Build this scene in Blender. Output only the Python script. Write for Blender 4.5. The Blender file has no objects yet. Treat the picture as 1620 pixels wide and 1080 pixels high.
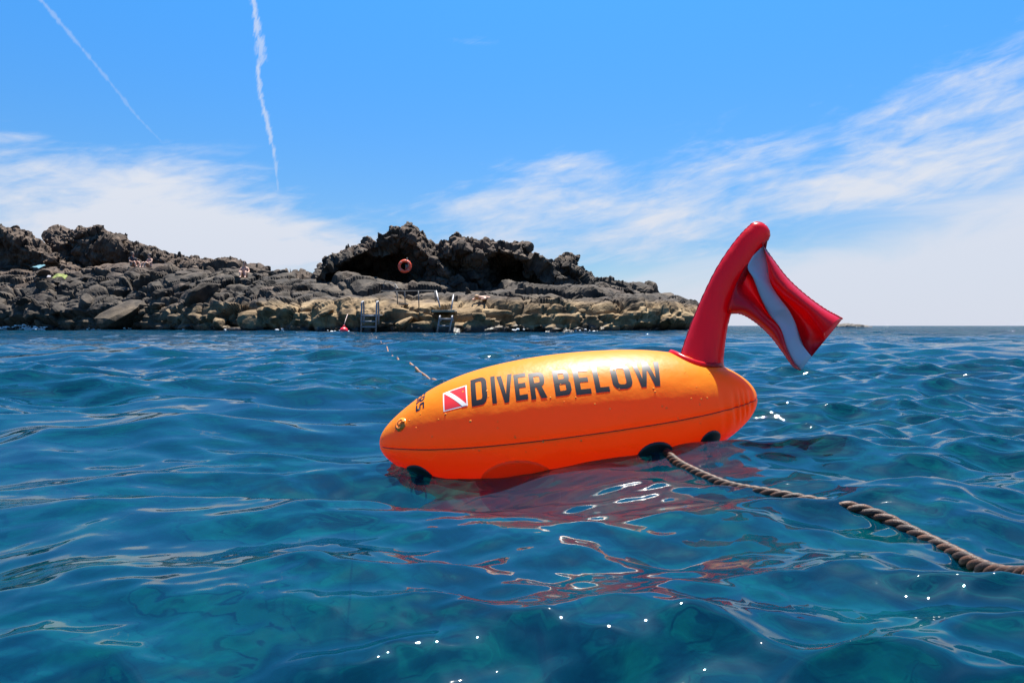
import bpy, bmesh, math, random
import numpy as np
from mathutils import Vector, Matrix
from mathutils.geometry import tessellate_polygon

random.seed(7)
RNG = np.random.default_rng(11)
scene = bpy.context.scene
COL = scene.collection
R = math.radians

# ----------------------------------------------------------------- camera
F = 1125.0                                   # focal length in photo pixels (1620 wide)
CAM_H = 0.27
PITCH = math.atan(25.0 / F)
cam = bpy.data.cameras.new('camera')
cam.lens = F / 1620.0 * 36.0
cam.sensor_width = 36.0
cam.clip_start = 0.02
cam.clip_end = 20000.0
camo = bpy.data.objects.new('camera', cam)
camo.location = (0, 0, CAM_H)
camo.rotation_euler = (math.pi / 2 - PITCH, 0, 0)
COL.objects.link(camo)
scene.camera = camo

def P(px, py, Y):
    """world point seen at photo pixel (px, py) at forward distance Y"""
    a = (px - 810.0) / F; b = (540.0 - py) / F
    dy = b * math.sin(PITCH) + math.cos(PITCH)
    dz = b * math.cos(PITCH) - math.sin(PITCH)
    t = Y / dy
    return Vector((a * t, Y, CAM_H + dz * t))

def Psea(px, py, z=0.0):
    b = (540.0 - py) / F
    dy = b * math.sin(PITCH) + math.cos(PITCH)
    dz = b * math.cos(PITCH) - math.sin(PITCH)
    t = (z - CAM_H) / dz
    return Vector(((px - 810.0) / F * t, dy * t, z))

# ----------------------------------------------------------------- light, sky, exposure
SUN_EL = R(71.0)
SUN_AZ = R(15.0)                             # clockwise from +Y
sun = bpy.data.lights.new('sun', 'SUN')
sun.energy = 5.0
sun.angle = R(0.53)
sun.color = (1.0, 0.955, 0.88)
suno = bpy.data.objects.new('sun', sun)
sd = Vector((math.sin(SUN_AZ) * math.cos(SUN_EL), math.cos(SUN_AZ) * math.cos(SUN_EL), math.sin(SUN_EL)))
suno.rotation_euler = sd.to_track_quat('Z', 'Y').to_euler()
suno.location = (0, 0, 30)
COL.objects.link(suno)

world = bpy.data.worlds.new('World')
scene.world = world
world.use_nodes = True
wt = world.node_tree
for n in list(wt.nodes): wt.nodes.remove(n)

class NB:
    """tiny node-expression builder"""
    def __init__(s, tree): s.t = tree; s.n = tree.nodes; s.l = tree.links
    def node(s, typ, **kw):
        n = s.n.new(typ)
        for k, v in kw.items(): setattr(n, k, v)
        return n
    def put(s, sock, v):
        if isinstance(v, (int, float)): sock.default_value = v
        elif isinstance(v, (tuple, list)):
            try: sock.default_value = v
            except Exception: sock.default_value = tuple(v) + (1.0,)
        else: s.l.new(v, sock)
    def m(s, op, a, b=None, c=None, clamp=False):
        n = s.node('ShaderNodeMath', operation=op); n.use_clamp = clamp
        s.put(n.inputs[0], a)
        if b is not None: s.put(n.inputs[1], b)
        if c is not None: s.put(n.inputs[2], c)
        return n.outputs[0]
    def vm(s, op, a, b=None):
        n = s.node('ShaderNodeVectorMath', operation=op)
        s.put(n.inputs[0], a)
        if b is not None: s.put(n.inputs[1], b)
        return n.outputs[1] if op in ('DOT_PRODUCT', 'LENGTH') else n.outputs[0]
    def xyz(s, x, y, z):
        n = s.node('ShaderNodeCombineXYZ')
        for i, v in enumerate((x, y, z)): s.put(n.inputs[i], v)
        return n.outputs[0]
    def sep(s, v):
        n = s.node('ShaderNodeSeparateXYZ'); s.put(n.inputs[0], v)
        return n.outputs[0], n.outputs[1], n.outputs[2]
    def noise(s, vec, scale, detail=4, rough=0.55, dist=0.0, lac=2.0, out=0):
        n = s.node('ShaderNodeTexNoise')
        s.put(n.inputs['Vector'], vec)
        n.inputs['Scale'].default_value = scale; n.inputs['Detail'].default_value = detail
        n.inputs['Roughness'].default_value = rough; n.inputs['Distortion'].default_value = dist
        n.inputs['Lacunarity'].default_value = lac
        return n.outputs[out]
    def voro(s, vec, scale, feature='F1', out='Distance', rand=1.0):
        n = s.node('ShaderNodeTexVoronoi', feature=feature)
        s.put(n.inputs['Vector'], vec); n.inputs['Scale'].default_value = scale
        n.inputs['Randomness'].default_value = rand
        return n.outputs[out]
    def ramp(s, fac, stops, interp='LINEAR'):
        n = s.node('ShaderNodeValToRGB'); s.put(n.inputs[0], fac)
        cr = n.color_ramp; cr.interpolation = interp
        while len(cr.elements) < len(stops): cr.elements.new(0.5)
        for e, (p, c) in zip(cr.elements, stops):
            e.position = p; e.color = (c, c, c, 1) if isinstance(c, (int, float)) else tuple(c) + (1,)
        return n.outputs[0]
    def sstep(s, v, a, b):
        n = s.node('ShaderNodeMapRange', interpolation_type='SMOOTHSTEP')
        s.put(n.inputs[0], v); n.inputs[1].default_value = a; n.inputs[2].default_value = b
        return n.outputs[0]
    def mix(s, f, a, b, mode='MIX'):
        n = s.node('ShaderNodeMix', data_type='RGBA', blend_type=mode)
        s.put(n.inputs[0], f); s.put(n.inputs[6], tuple(a) + (1,) if isinstance(a, tuple) and len(a) == 3 else a)
        s.put(n.inputs[7], tuple(b) + (1,) if isinstance(b, tuple) and len(b) == 3 else b)
        return n.outputs[2]
    def bump(s, h, strength, dist, normal=None):
        n = s.node('ShaderNodeBump'); s.put(n.inputs['Height'], h)
        n.inputs['Strength'].default_value = strength; n.inputs['Distance'].default_value = dist
        if normal is not None: s.l.new(normal, n.inputs['Normal'])
        return n.outputs[0]

SKY_STRENGTH = 0.080
EXPOSURE = 1.40
KD = SKY_STRENGTH * 2 ** EXPOSURE           # display value = colour * KD
def build_world():
    b = NB(wt)
    out = b.node('ShaderNodeOutputWorld'); bg = b.node('ShaderNodeBackground')
    sky = b.node('ShaderNodeTexSky', sky_type='NISHITA')
    sky.sun_disc = False
    sky.sun_elevation = SUN_EL; sky.sun_rotation = SUN_AZ
    sky.air_density = 1.0; sky.dust_density = 0.5; sky.ozone_density = 2.5
    hs = b.node('ShaderNodeHueSaturation'); hs.inputs['Saturation'].default_value = 1.3
    b.l.new(sky.outputs[0], hs.inputs['Color'])
    tc = b.node('ShaderNodeTexCoord')
    x, y, z = b.sep(tc.outputs['Generated'])
    az = b.m('ARCTAN2', x, y); el = b.m('ARCSINE', z)
    def A(px): return math.atan((px - 810) / F)
    def E(px, py): return math.atan((515 - py) / F * math.cos(A(px)))
    # streaky, warped noise over (azimuth, elevation)
    v1 = b.xyz(b.m('ADD', b.m('MULTIPLY', az, 1.0), b.m('MULTIPLY', el, -0.8)), b.m('MULTIPLY', el, 3.2), 0.3)
    v2 = b.xyz(b.m('ADD', az, b.m('MULTIPLY', el, 1.2)), b.m('ADD', b.m('MULTIPLY', el, 4.5), b.m('MULTIPLY', az, -1.2)), 7.7)
    n1 = b.noise(v1, 5.0, 8, 0.58, 0.7)
    n2 = b.noise(v2, 4.0, 9, 0.6, 0.9)
    n3 = b.noise(v2, 15.0, 6, 0.6, 0.5)
    wisp = b.m('ADD', b.m('MULTIPLY', n1, 0.55), b.m('ADD', b.m('MULTIPLY', n2, 0.5), b.m('MULTIPLY', b.m('SUBTRACT', n3, 0.5), 0.35)))
    ae = b.xyz(az, el, 0.0)
    def blob(px, py, rx, ry, amp, rot=0.0):
        mp = b.node('ShaderNodeMapping', vector_type='TEXTURE')
        b.l.new(ae, mp.inputs['Vector'])
        mp.inputs['Location'].default_value = (A(px), E(px, py), 0)
        mp.inputs['Rotation'].default_value = (0, 0, rot)
        mp.inputs['Scale'].default_value = (rx / F, ry / F, 1)
        d2 = b.vm('DOT_PRODUCT', mp.outputs[0], mp.outputs[0])
        return b.m('MULTIPLY', b.m('POWER', 0.3679, d2), amp)
    masks = [(90, 330, 330, 100, 0.85, -0.05), (300, 345, 200, 70, 0.5, -0.3), (330, 400, 260, 45, 0.5, 0),
             (780, 322, 130, 40, 0.78, 0.05), (890, 264, 100, 24, 0.66, 0.12), (1020, 335, 140, 36, 0.66, -0.1),
             (1420, 220, 380, 140, 0.30, 0.12), (1590, 130, 190, 70, 0.5, 0.25), (800, 405, 420, 55, 0.62, 0.0), (1170, 262, 120, 34, 0.5, 0), (1330, 305, 200, 32, 0.55, 0.06),
             (1560, 240, 230, 60, 0.4, 0.1), (745, 72, 90, 14, 0.34, 0)]
    tot = None
    for mk in masks:
        g = blob(*mk); tot = g if tot is None else b.m('ADD', tot, g)
    # the bank of haze cloud low on the right, its edge rising to the right
    edge = b.m('ADD', b.m('MULTIPLY', b.m('SUBTRACT', az, A(1180)), 0.23), E(1180, 388))
    edge = b.m('ADD', edge, b.m('MULTIPLY', b.m('SUBTRACT', n1, 0.5), 0.12))
    bank = b.m('MULTIPLY', b.sstep(b.m('SUBTRACT', edge, el), -0.03, 0.06), b.sstep(az, A(640), A(1060)))
    bank = b.m('MULTIPLY', bank, b.sstep(az, 2.2, 1.4))
    # general cirrus for the rest of the sky (outside the frame)
    behind = b.m('MAXIMUM', b.sstep(b.m('ABSOLUTE', az), 0.68, 1.0), b.sstep(el, 0.5, 0.7))
    gen = b.m('MULTIPLY', behind, 0.18)
    tot = b.m('ADD', tot, gen)
    # density: noise thresholded against mask
    dens = b.sstep(b.m('ADD', tot, b.m('MULTIPLY', b.m('SUBTRACT', wisp, 0.55), 2.2)), 0.28, 1.25)
    dens = b.m('MULTIPLY', dens, b.sstep(tot, 0.02, 0.35))
    # low horizon haze
    hz = b.m('MULTIPLY', b.m('POWER', 2.718, b.m('MULTIPLY', b.m('MAXIMUM', el, 0.0), -9.0)), 0.35)
    dens = b.m('MAXIMUM', dens, b.m('MULTIPLY', bank, 0.93))
    # contrails: centre line, width and strength as curves of the elevation
    def trail(pts, amp, fine, lo=-0.02, hi=0.62):
        t = b.m('DIVIDE', b.m('SUBTRACT', el, lo), hi - lo)
        st = sorted(((E(x, y) - lo) / (hi - lo), (A(x) + 1.0) / 2, w * 0.75 / 40.0, k) for x, y, w, k in pts)
        rp = b.ramp(t, [(p, (c, w, k)) for p, c, w, k in st])
        c, w, k = b.sep(rp)
        d = b.m('DIVIDE', b.m('ABSOLUTE', b.m('SUBTRACT', b.m('ADD', az, 1.0), b.m('MULTIPLY', c, 2.0))), b.m('MULTIPLY', w, 40.0 / F))
        vv = b.xyz(az, b.m('ADD', b.m('MULTIPLY', el, 0.55), b.m('MULTIPLY', az, -0.75)), 0.0)
        nn = b.noise(vv, fine, 4, 0.65, 0.3)
        d = b.m('ADD', d, b.m('MULTIPLY', b.m('SUBTRACT', nn, 0.45), 2.6))
        return b.m('MULTIPLY', b.m('MULTIPLY', b.sstep(d, 1.05, 0.1), b.m('MULTIPLY', k, amp)), b.sstep(az, 0.0, -0.1))
    t1 = trail([(396, -90, 8, 0), (401, -20, 9, 1), (405, 10, 9, 1), (413, 60, 12, 1), (418, 98, 13, .7), (411, 110, 7, 1), (415, 155, 8, 1), (428, 205, 8, .9), (437, 250, 6, .7), (441, 300, 3, .35), (444, 330, 2, 0)], 0.6, 120)
    t2 = trail([(-10, -90, 8, 0), (60, -10, 8, .9), (80, 14, 8, .9), (125, 68, 7.5, .8), (175, 128, 6.5, .65), (220, 186, 5, .5), (255, 222, 4, .25), (275, 245, 3, 0)], 0.30, 90)
    dens = b.m('MAXIMUM', dens, b.m('MAXIMUM', t1, t2))
    dens = b.m('MINIMUM', dens, 0.97)
    cloudc = b.mix(b.sstep(el, 0.0, 0.25), (0.69 / KD, 0.73 / KD, 0.84 / KD), (0.76 / KD, 0.80 / KD, 0.88 / KD))
    deep = b.ramp(b.m('DIVIDE', el, 1.6), [(0.0, (0.40, 0.47, 0.55)), (0.07, (0.36, 0.48, 0.60)), (0.2, (0.40, 0.70, 0.84)), (0.32, (0.44, 0.90, 1.02)), (0.6, (0.40, 0.70, 0.90)), (1.0, (0.40, 0.70, 0.90))])
    base_sky = b.mix(1.0, hs.outputs[0], deep, 'MULTIPLY')
    skyc = b.mix(hz, base_sky, (0.42 / KD, 0.62 / KD, 0.90 / KD))
    colr = b.mix(dens, skyc, cloudc)
    b.l.new(colr, bg.inputs['Color'])
    bg.inputs['Strength'].default_value = SKY_STRENGTH
    b.l.new(bg.outputs[0], out.inputs[0])
build_world()
world.cycles.sampling_method = 'MANUAL'
world.cycles.sample_map_resolution = 256

scene.view_settings.view_transform = 'Standard'
scene.view_settings.look = 'None'
scene.view_settings.exposure = EXPOSURE
scene.view_settings.gamma = 1.0
scene.view_settings.use_curve_mapping = False
scene.render.engine = 'CYCLES'
cy = scene.cycles
cy.use_denoising = True
cy.caustics_reflective = False
cy.caustics_refractive = False
cy.max_bounces = 7
cy.diffuse_bounces = 4
cy.glossy_bounces = 4
cy.transparent_max_bounces = 8
cy.sample_clamp_indirect = 6.0

# ----------------------------------------------------------------- helpers
def mesh_np(name, verts, faces, smooth=True):
    """verts (n,3), faces (m,k) numpy arrays"""
    me = bpy.data.meshes.new(name)
    verts = np.ascontiguousarray(verts, dtype=np.float32); faces = np.ascontiguousarray(faces, dtype=np.int32)
    k = faces.shape[1]
    me.vertices.add(len(verts)); me.vertices.foreach_set('co', verts.ravel())
    me.loops.add(faces.size); me.loops.foreach_set('vertex_index', faces.ravel())
    me.polygons.add(len(faces)); me.polygons.foreach_set('loop_start', np.arange(0, faces.size, k, dtype=np.int32))
    me.update(calc_edges=True); me.validate()
    me.polygons.foreach_set('use_smooth', np.full(len(me.polygons), smooth, dtype=bool))
    me.update()
    return me

def link(name, me, mat=None, parent=None):
    o = bpy.data.objects.new(name, me); COL.objects.link(o)
    if mat is not None and me is not None and not me.materials: me.materials.append(mat)
    if parent is not None: o.parent = parent
    return o

def tag(o, label=None, cat=None, group=None, kind=None):
    if label: o['label'] = label
    if cat: o['category'] = cat
    if group: o['group'] = group
    if kind: o['kind'] = kind
    return o

def empty(name, loc):
    o = bpy.data.objects.new(name, None); COL.objects.link(o); o.location = loc; o.empty_display_size = 0.1
    return o

def grid_faces(nu, nv, wrap_u=False):
    """vertex index = i*nv + j"""
    iu = np.arange(nu if wrap_u else nu - 1); jv = np.arange(nv - 1)
    I, J = np.meshgrid(iu, jv, indexing='ij'); I2 = (I + 1) % nu
    return np.stack([I * nv + J, I2 * nv + J, I2 * nv + J + 1, I * nv + J + 1], -1).reshape(-1, 4)

def hsh(ix, iy, iz, seed):
    h = (ix.astype(np.int64) * 374761393 + iy.astype(np.int64) * 668265263 + iz.astype(np.int64) * 2147483647 + seed * 144665) & 0xFFFFFFFF
    h = ((h ^ (h >> 13)) * 1274126177) & 0xFFFFFFFF
    h = ((h ^ (h >> 16)) * 2246822519) & 0xFFFFFFFF
    h = h ^ (h >> 15)
    return (h & 0xFFFFFF) / float(0xFFFFFF)

def vnoise(p, seed=0):
    i = np.floor(p).astype(np.int64); f = p - i; f = f * f * f * (f * (f * 6 - 15) + 10)
    r = 0
    for dx in (0, 1):
        wx = f[:, 0] if dx else 1 - f[:, 0]
        for dy in (0, 1):
            wy = f[:, 1] if dy else 1 - f[:, 1]
            for dz in (0, 1):
                wz = f[:, 2] if dz else 1 - f[:, 2]
                r = r + wx * wy * wz * hsh(i[:, 0] + dx, i[:, 1] + dy, i[:, 2] + dz, seed)
    return r * 2 - 1

def fbm(p, octv=4, gain=0.5, seed=0, ridged=False):
    a, s, t = 1.0, 0.0, 0.0
    for k in range(octv):
        n = vnoise(p * (2.03 ** k) + 17.3 * k, seed + k)
        if ridged: n = 1 - 2 * np.abs(n)
        s = s + a * n; t += a; a *= gain
    return s / t

def blocks(p, seed=0, tilt=0.9):
    """faceted cell blocks: each Voronoi cell is a tilted plane with a dark crack round it; returns height, crack"""
    i = np.floor(p).astype(np.int64); n = len(p)
    f1 = np.full(n, 9.0); f2 = np.full(n, 9.0); h = np.zeros(n)
    for dx in (-1, 0, 1):
        for dy in (-1, 0, 1):
            for dz in (-1, 0, 1):
                c = [i[:, 0] + dx, i[:, 1] + dy, i[:, 2] + dz]
                off = [hsh(*c, seed + 1), hsh(*c, seed + 2), hsh(*c, seed + 3)]
                d = np.stack([p[:, q] - c[q] - off[q] for q in range(3)], -1)
                dd = np.sqrt((d * d).sum(1))
                g = np.stack([hsh(*c, seed + 5) - 0.5, hsh(*c, seed + 6) - 0.5, hsh(*c, seed + 7) - 0.5], -1)
                hh = hsh(*c, seed + 4) + tilt * 2 * (g * d).sum(1)
                near = dd < f1
                f2 = np.where(near, f1, np.minimum(f2, dd)); f1 = np.where(near, dd, f1); h = np.where(near, hh, h)
    return h, np.clip((f2 - f1) / 0.12, 0, 1)

def pmat(name, color, rough=0.5, metal=0.0, **kw):
    m = bpy.data.materials.new(name); m.use_nodes = True
    bs = m.node_tree.nodes['Principled BSDF']
    bs.inputs['Base Color'].default_value = tuple(color) + (1,)
    bs.inputs['Roughness'].default_value = rough; bs.inputs['Metallic'].default_value = metal
    for k, v in kw.items(): bs.inputs[k].default_value = v
    return m, bs, NB(m.node_tree)

def tube(path, radii, nseg=10, cap=True, squash=1.0, up=Vector((0, 1, 0))):
    """returns verts, quads-as-list faces for a tube along path"""
    vs, fs = [], []
    n = len(path)
    for k in range(n):
        t = (path[min(k + 1, n - 1)] - path[max(k - 1, 0)]).normalized()
        s = t.cross(up)
        if s.length < 1e-5: s = t.cross(Vector((1, 0, 0)))
        s.normalize(); w = s.cross(t).normalized()
        r = radii[k] if hasattr(radii, '__len__') else radii
        for q in range(nseg):
            a = 2 * math.pi * q / nseg
            vs.append(path[k] + s * (math.cos(a) * r) + w * (math.sin(a) * r * (squash[k] if hasattr(squash, '__len__') else squash)))
    for k in range(n - 1):
        for q in range(nseg):
            q2 = (q + 1) % nseg
            fs.append((k * nseg + q, k * nseg + q2, (k + 1) * nseg + q2, (k + 1) * nseg + q))
    if cap:
        fs.append(tuple(range(nseg - 1, -1, -1))); fs.append(tuple((n - 1) * nseg + q for q in range(nseg)))
    return vs, fs

def mesh_py(name, vs, fs, smooth=True):
    me = bpy.data.meshes.new(name); me.from_pydata([tuple(v) for v in vs], [], fs); me.validate()
    if smooth: me.polygons.foreach_set('use_smooth', [True] * len(me.polygons))
    me.update()
    return me

def joined(parts):
    V, Fc = [], []
    for vs, fs in parts:
        o = len(V); V += list(vs); Fc += [tuple(i + o for i in f) for f in fs]
    return V, Fc

def box_vf(x0, x1, y0, y1, z0, z1):
    v = [Vector((x, y, z)) for x in (x0, x1) for y in (y0, y1) for z in (z0, z1)]
    f = [(0, 1, 3, 2), (4, 6, 7, 5), (0, 4, 5, 1), (2, 3, 7, 6), (0, 2, 6, 4), (1, 5, 7, 3)]
    return v, f

def spline(pts, n):
    """Catmull-Rom through pts (Vectors)"""
    pts = [Vector(p) for p in pts]; out = []
    q = [pts[0] * 2 - pts[1]] + pts + [pts[-1] * 2 - pts[-2]]
    for k in range(n):
        t = k / (n - 1) * (len(pts) - 1); i = min(int(t), len(pts) - 2); f = t - i
        a, b_, c, d = q[i], q[i + 1], q[i + 2], q[i + 3]
        out.append(0.5 * ((2 * b_) + (c - a) * f + (2 * a - 5 * b_ + 4 * c - d) * f * f + (3 * b_ - a - 3 * c + d) * f ** 3))
    return out

# ----------------------------------------------------------------- the sea
WAVES = []
def init_waves():
    r = np.random.default_rng(23)
    bands = [(7, 3.6, .022, 7, .5), (3.6, 1.9, .040, 9, .6), (1.9, 1.0, .060, 12, .7), (1.0, .5, .115, 14, .8), (.5, .25, .155, 18, .8),
             (.25, .12, .160, 20, .85), (.12, .06, .150, 22, .95), (.06, .03, .088, 20, 1.2), (.03, .016, .046, 16, 1.3)]
    for hi, lo, slope, n, spread in bands:
        for k in range(n):
            lam = math.exp(r.uniform(math.log(lo), math.log(hi)))
            th = R(-98) + r.normal(0, 1) * spread * 0.62
            kk = 2 * math.pi / lam
            amp = slope * math.sqrt(2.0 / n) / kk * r.uniform(.7, 1.3)
            WAVES.append((kk * math.cos(th), kk * math.sin(th), kk, amp, r.uniform(0, 2 * math.pi), lam))
init_waves()

HUMPS = [(-0.25, 1.27, 0.42), (0.12, 1.25, 0.42), (0.48, 1.32, 0.42)]
HUMP_AMP = [0.0, 0.0, 0.0]
def waves(x, y, spacing=None):
    dx = np.zeros_like(x); dy = np.zeros_like(x); dz = np.zeros_like(x)
    pp = np.stack([x * 0.8, y * 0.8, np.zeros_like(x)], -1)
    patch = np.clip(0.95 + 1.5 * fbm(pp * 1.3, 3, 0.55, 91) + 0.3 * np.clip(x + 0.1, -0.8, 0.8), 0.3, 1.7)   # gusts: ripples come in patches
    lee = 1 - 0.45 * np.exp(-(((x - 0.12) / 0.45) ** 2 + ((y - 0.98) / 0.30) ** 2))          # the float calms the water beside it
    for kx, ky, k, a, ph, lam in WAVES:
        if spacing is not None:
            w = a * np.clip(lam / (3.0 * spacing) - 0.6, 0, 1)
            ix = np.nonzero(w > 0)[0]; w = w[ix]
        else:
            ix = np.arange(len(x)); w = np.full(len(x), a)
        if lam < .2: w = w * patch[ix]
        if .1 < lam < 2: w = w * lee[ix]
        arg = kx * x[ix] + ky * y[ix] + ph
        c = np.cos(arg) * w; s = np.sin(arg) * w
        dz[ix] += c; dx[ix] -= 0.55 * kx / k * s; dy[ix] -= 0.55 * ky / k * s
    # the swell that carries the buoy: lower at its nose, higher at its tail
    for (gx, gy, gs), amp in zip(HUMPS, HUMP_AMP):
        dz += amp * np.exp(-((x - gx) ** 2 + (y - gy) ** 2) / gs ** 2)
    return dx, dy, dz

def sea_z(x, y):
    xa, ya = np.array([float(x)]), np.array([float(y)])
    qx, qy = xa.copy(), ya.copy()
    for _ in range(4):
        dx, dy, dz = waves(qx, qy)
        qx = xa - dx; qy = ya - dy
    return float(dz[0])

def fit_humps():
    global HUMP_AMP
    want = [((-0.20, 1.29), -0.012), ((0.10, 1.25), 0.018), ((0.42, 1.32), 0.050)]
    xs = np.array([w[0][0] for w in want]); ys = np.array([w[0][1] for w in want])
    z0 = waves(xs, ys)[2]
    M_ = np.array([[math.exp(-((x - gx) ** 2 + (y - gy) ** 2) / gs ** 2) for gx, gy, gs in HUMPS] for x, y in zip(xs, ys)])
    HUMP_AMP = list(np.linalg.solve(M_, np.array([w[1] for w in want]) - z0))
    print('HUMPS', HUMP_AMP, z0)
fit_humps()

def water_material():
    m = bpy.data.materials.new('sea_water'); m.use_nodes = True
    b = NB(m.node_tree)
    for n in list(b.n): b.n.remove(n)
    out = b.node('ShaderNodeOutputMaterial')
    geo = b.node('ShaderNodeNewGeometry')
    pos = geo.outputs['Position']
    x, y, z = b.sep(pos)
    dist = b.vm('LENGTH', pos)
    far = b.sstep(dist, 4.0, 32.0)
    # wind ripples too fine for the mesh, and the chop of the far sea
    n1 = b.noise(pos, 34.0, 3, 0.6)
    n2 = b.noise(b.vm('MULTIPLY', pos, (0.8, 1.6, 1.0)), 2.4, 4, 0.62)
    h = b.m('ADD', b.m('MULTIPLY', n1, 0.00022), b.m('MULTIPLY', n2, b.m('MULTIPLY', far, 0.27)))
    nrm = b.bump(h, 1.0, 1.0)
    fr = b.node('ShaderNodeFresnel'); fr.inputs['IOR'].default_value = 1.72; b.l.new(nrm, fr.inputs['Normal'])
    gl = b.node('ShaderNodeBsdfGlossy'); gl.inputs['Roughness'].default_value = 0.015; b.l.new(nrm, gl.inputs['Normal'])
    df = b.node('ShaderNodeBsdfDiffuse'); b.l.new(nrm, df.inputs['Normal'])
    patch = b.noise(pos, 0.5, 3, 0.5)
    b.put(df.inputs['Color'], b.mix(patch, (0.0, 0.0195, 0.054, 1), (0.0, 0.032, 0.050, 1)))
    tr = b.node('ShaderNodeBsdfTransparent'); tr.inputs['Color'].default_value = (0.62, 0.86, 0.9, 1)
    rf = b.node('ShaderNodeBsdfRefraction'); rf.inputs['Color'].default_value = (0.5, 0.85, 0.9, 1)
    rf.inputs['IOR'].default_value = 1.333; rf.inputs['Roughness'].default_value = 0.02; b.l.new(nrm, rf.inputs['Normal'])
    mx0 = b.node('ShaderNodeMixShader'); mx0.inputs[0].default_value = 0.45
    b.l.new(tr.outputs[0], mx0.inputs[1]); b.l.new(rf.outputs[0], mx0.inputs[2])
    mx1 = b.node('ShaderNodeMixShader'); mx1.inputs[0].default_value = 0.5
    b.l.new(df.outputs[0], mx1.inputs[1]); b.l.new(mx0.outputs[0], mx1.inputs[2])
    mx2 = b.node('ShaderNodeMixShader'); b.l.new(fr.outputs[0], mx2.inputs[0])
    b.l.new(mx1.outputs[0], mx2.inputs[1]); b.l.new(gl.outputs[0], mx2.inputs[2])
    b.l.new(mx2.outputs[0], out.inputs['Surface'])
    return m

def build_sea():
    # columns: fine in front of the camera, coarse behind
    dth = 0.0021
    front = np.arange(-R(43), R(43), dth)
    side = np.concatenate([np.linspace(R(43), R(75), 90, endpoint=False), np.linspace(R(75), R(285), 90, endpoint=False), np.linspace(R(285), R(317), 90, endpoint=False)])
    th = np.concatenate([front, side])
    rr = [0.001, 0.05, 0.1, 0.15, 0.20]
    while rr[-1] < 6500:
        r = rr[-1]
        q = 0.0058 if r < 7 else (0.011 if r < 45 else 0.05)
        rr.append(r * (1 + q))
    rr = np.array(rr)
    T, Q = np.meshgrid(th, rr, indexing='ij')
    dcol = np.gradient(th); dcol = np.abs(np.where(dcol < 0, dth, dcol))
    sp = np.maximum(dcol[:, None] * Q, np.gradient(rr)[None, :] * np.ones_like(T))
    x = (np.sin(T) * Q).ravel(); y = (np.cos(T) * Q).ravel()
    dx, dy, dz = waves(x, y, sp.ravel())
    v = np.stack([x + dx, y + dy, dz], -1)
    f = grid_faces(len(th), len(rr), wrap_u=True)
    me = mesh_np('sea', v, f)
    # make sure normals face up
    if me.polygons[0].normal.z < 0: me.flip_normals()
    o = link('sea', me, water_material()); tag(o, kind='structure')
    # the sea bed
    n = 160
    g = np.sign(np.linspace(-1, 1, n)) * np.abs(np.linspace(-1, 1, n)) ** 5 * 6000 + np.linspace(-1, 1, n) * 12
    X, Y = np.meshgrid(g, g, indexing='ij')
    p = np.stack([X.ravel(), Y.ravel(), np.zeros(n * n)], -1)
    near = np.clip(1 - np.hypot(p[:, 0], p[:, 1]) / 60, 0, 1)
    z = -3.2 + near * (0.7 * fbm(p * 0.5, 4, 0.55, 5) + 0.35 * blocks(p * 0.9, 3)[0])
    p[:, 2] = z
    me = mesh_np('seabed', p, grid_faces(n, n))
    m, bs, b = pmat('seabed', (0.1, 0.2, 0.2), 0.9)
    geo = b.node('ShaderNodeNewGeometry')
    nz = b.noise(geo.outputs['Position'], 0.7, 5, 0.6, 0.4)
    b.put(bs.inputs['Base Color'], b.ramp(nz, [(0.40, (0.001, 0.012, 0.024)), (0.5, (0.003, 0.10, 0.12)), (0.62, (0.010, 0.34, 0.26))]))
    bs.inputs['Specular IOR Level'].default_value = 0.0
    o = link('seabed', me, m); tag(o, kind='structure')
build_sea()

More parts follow.
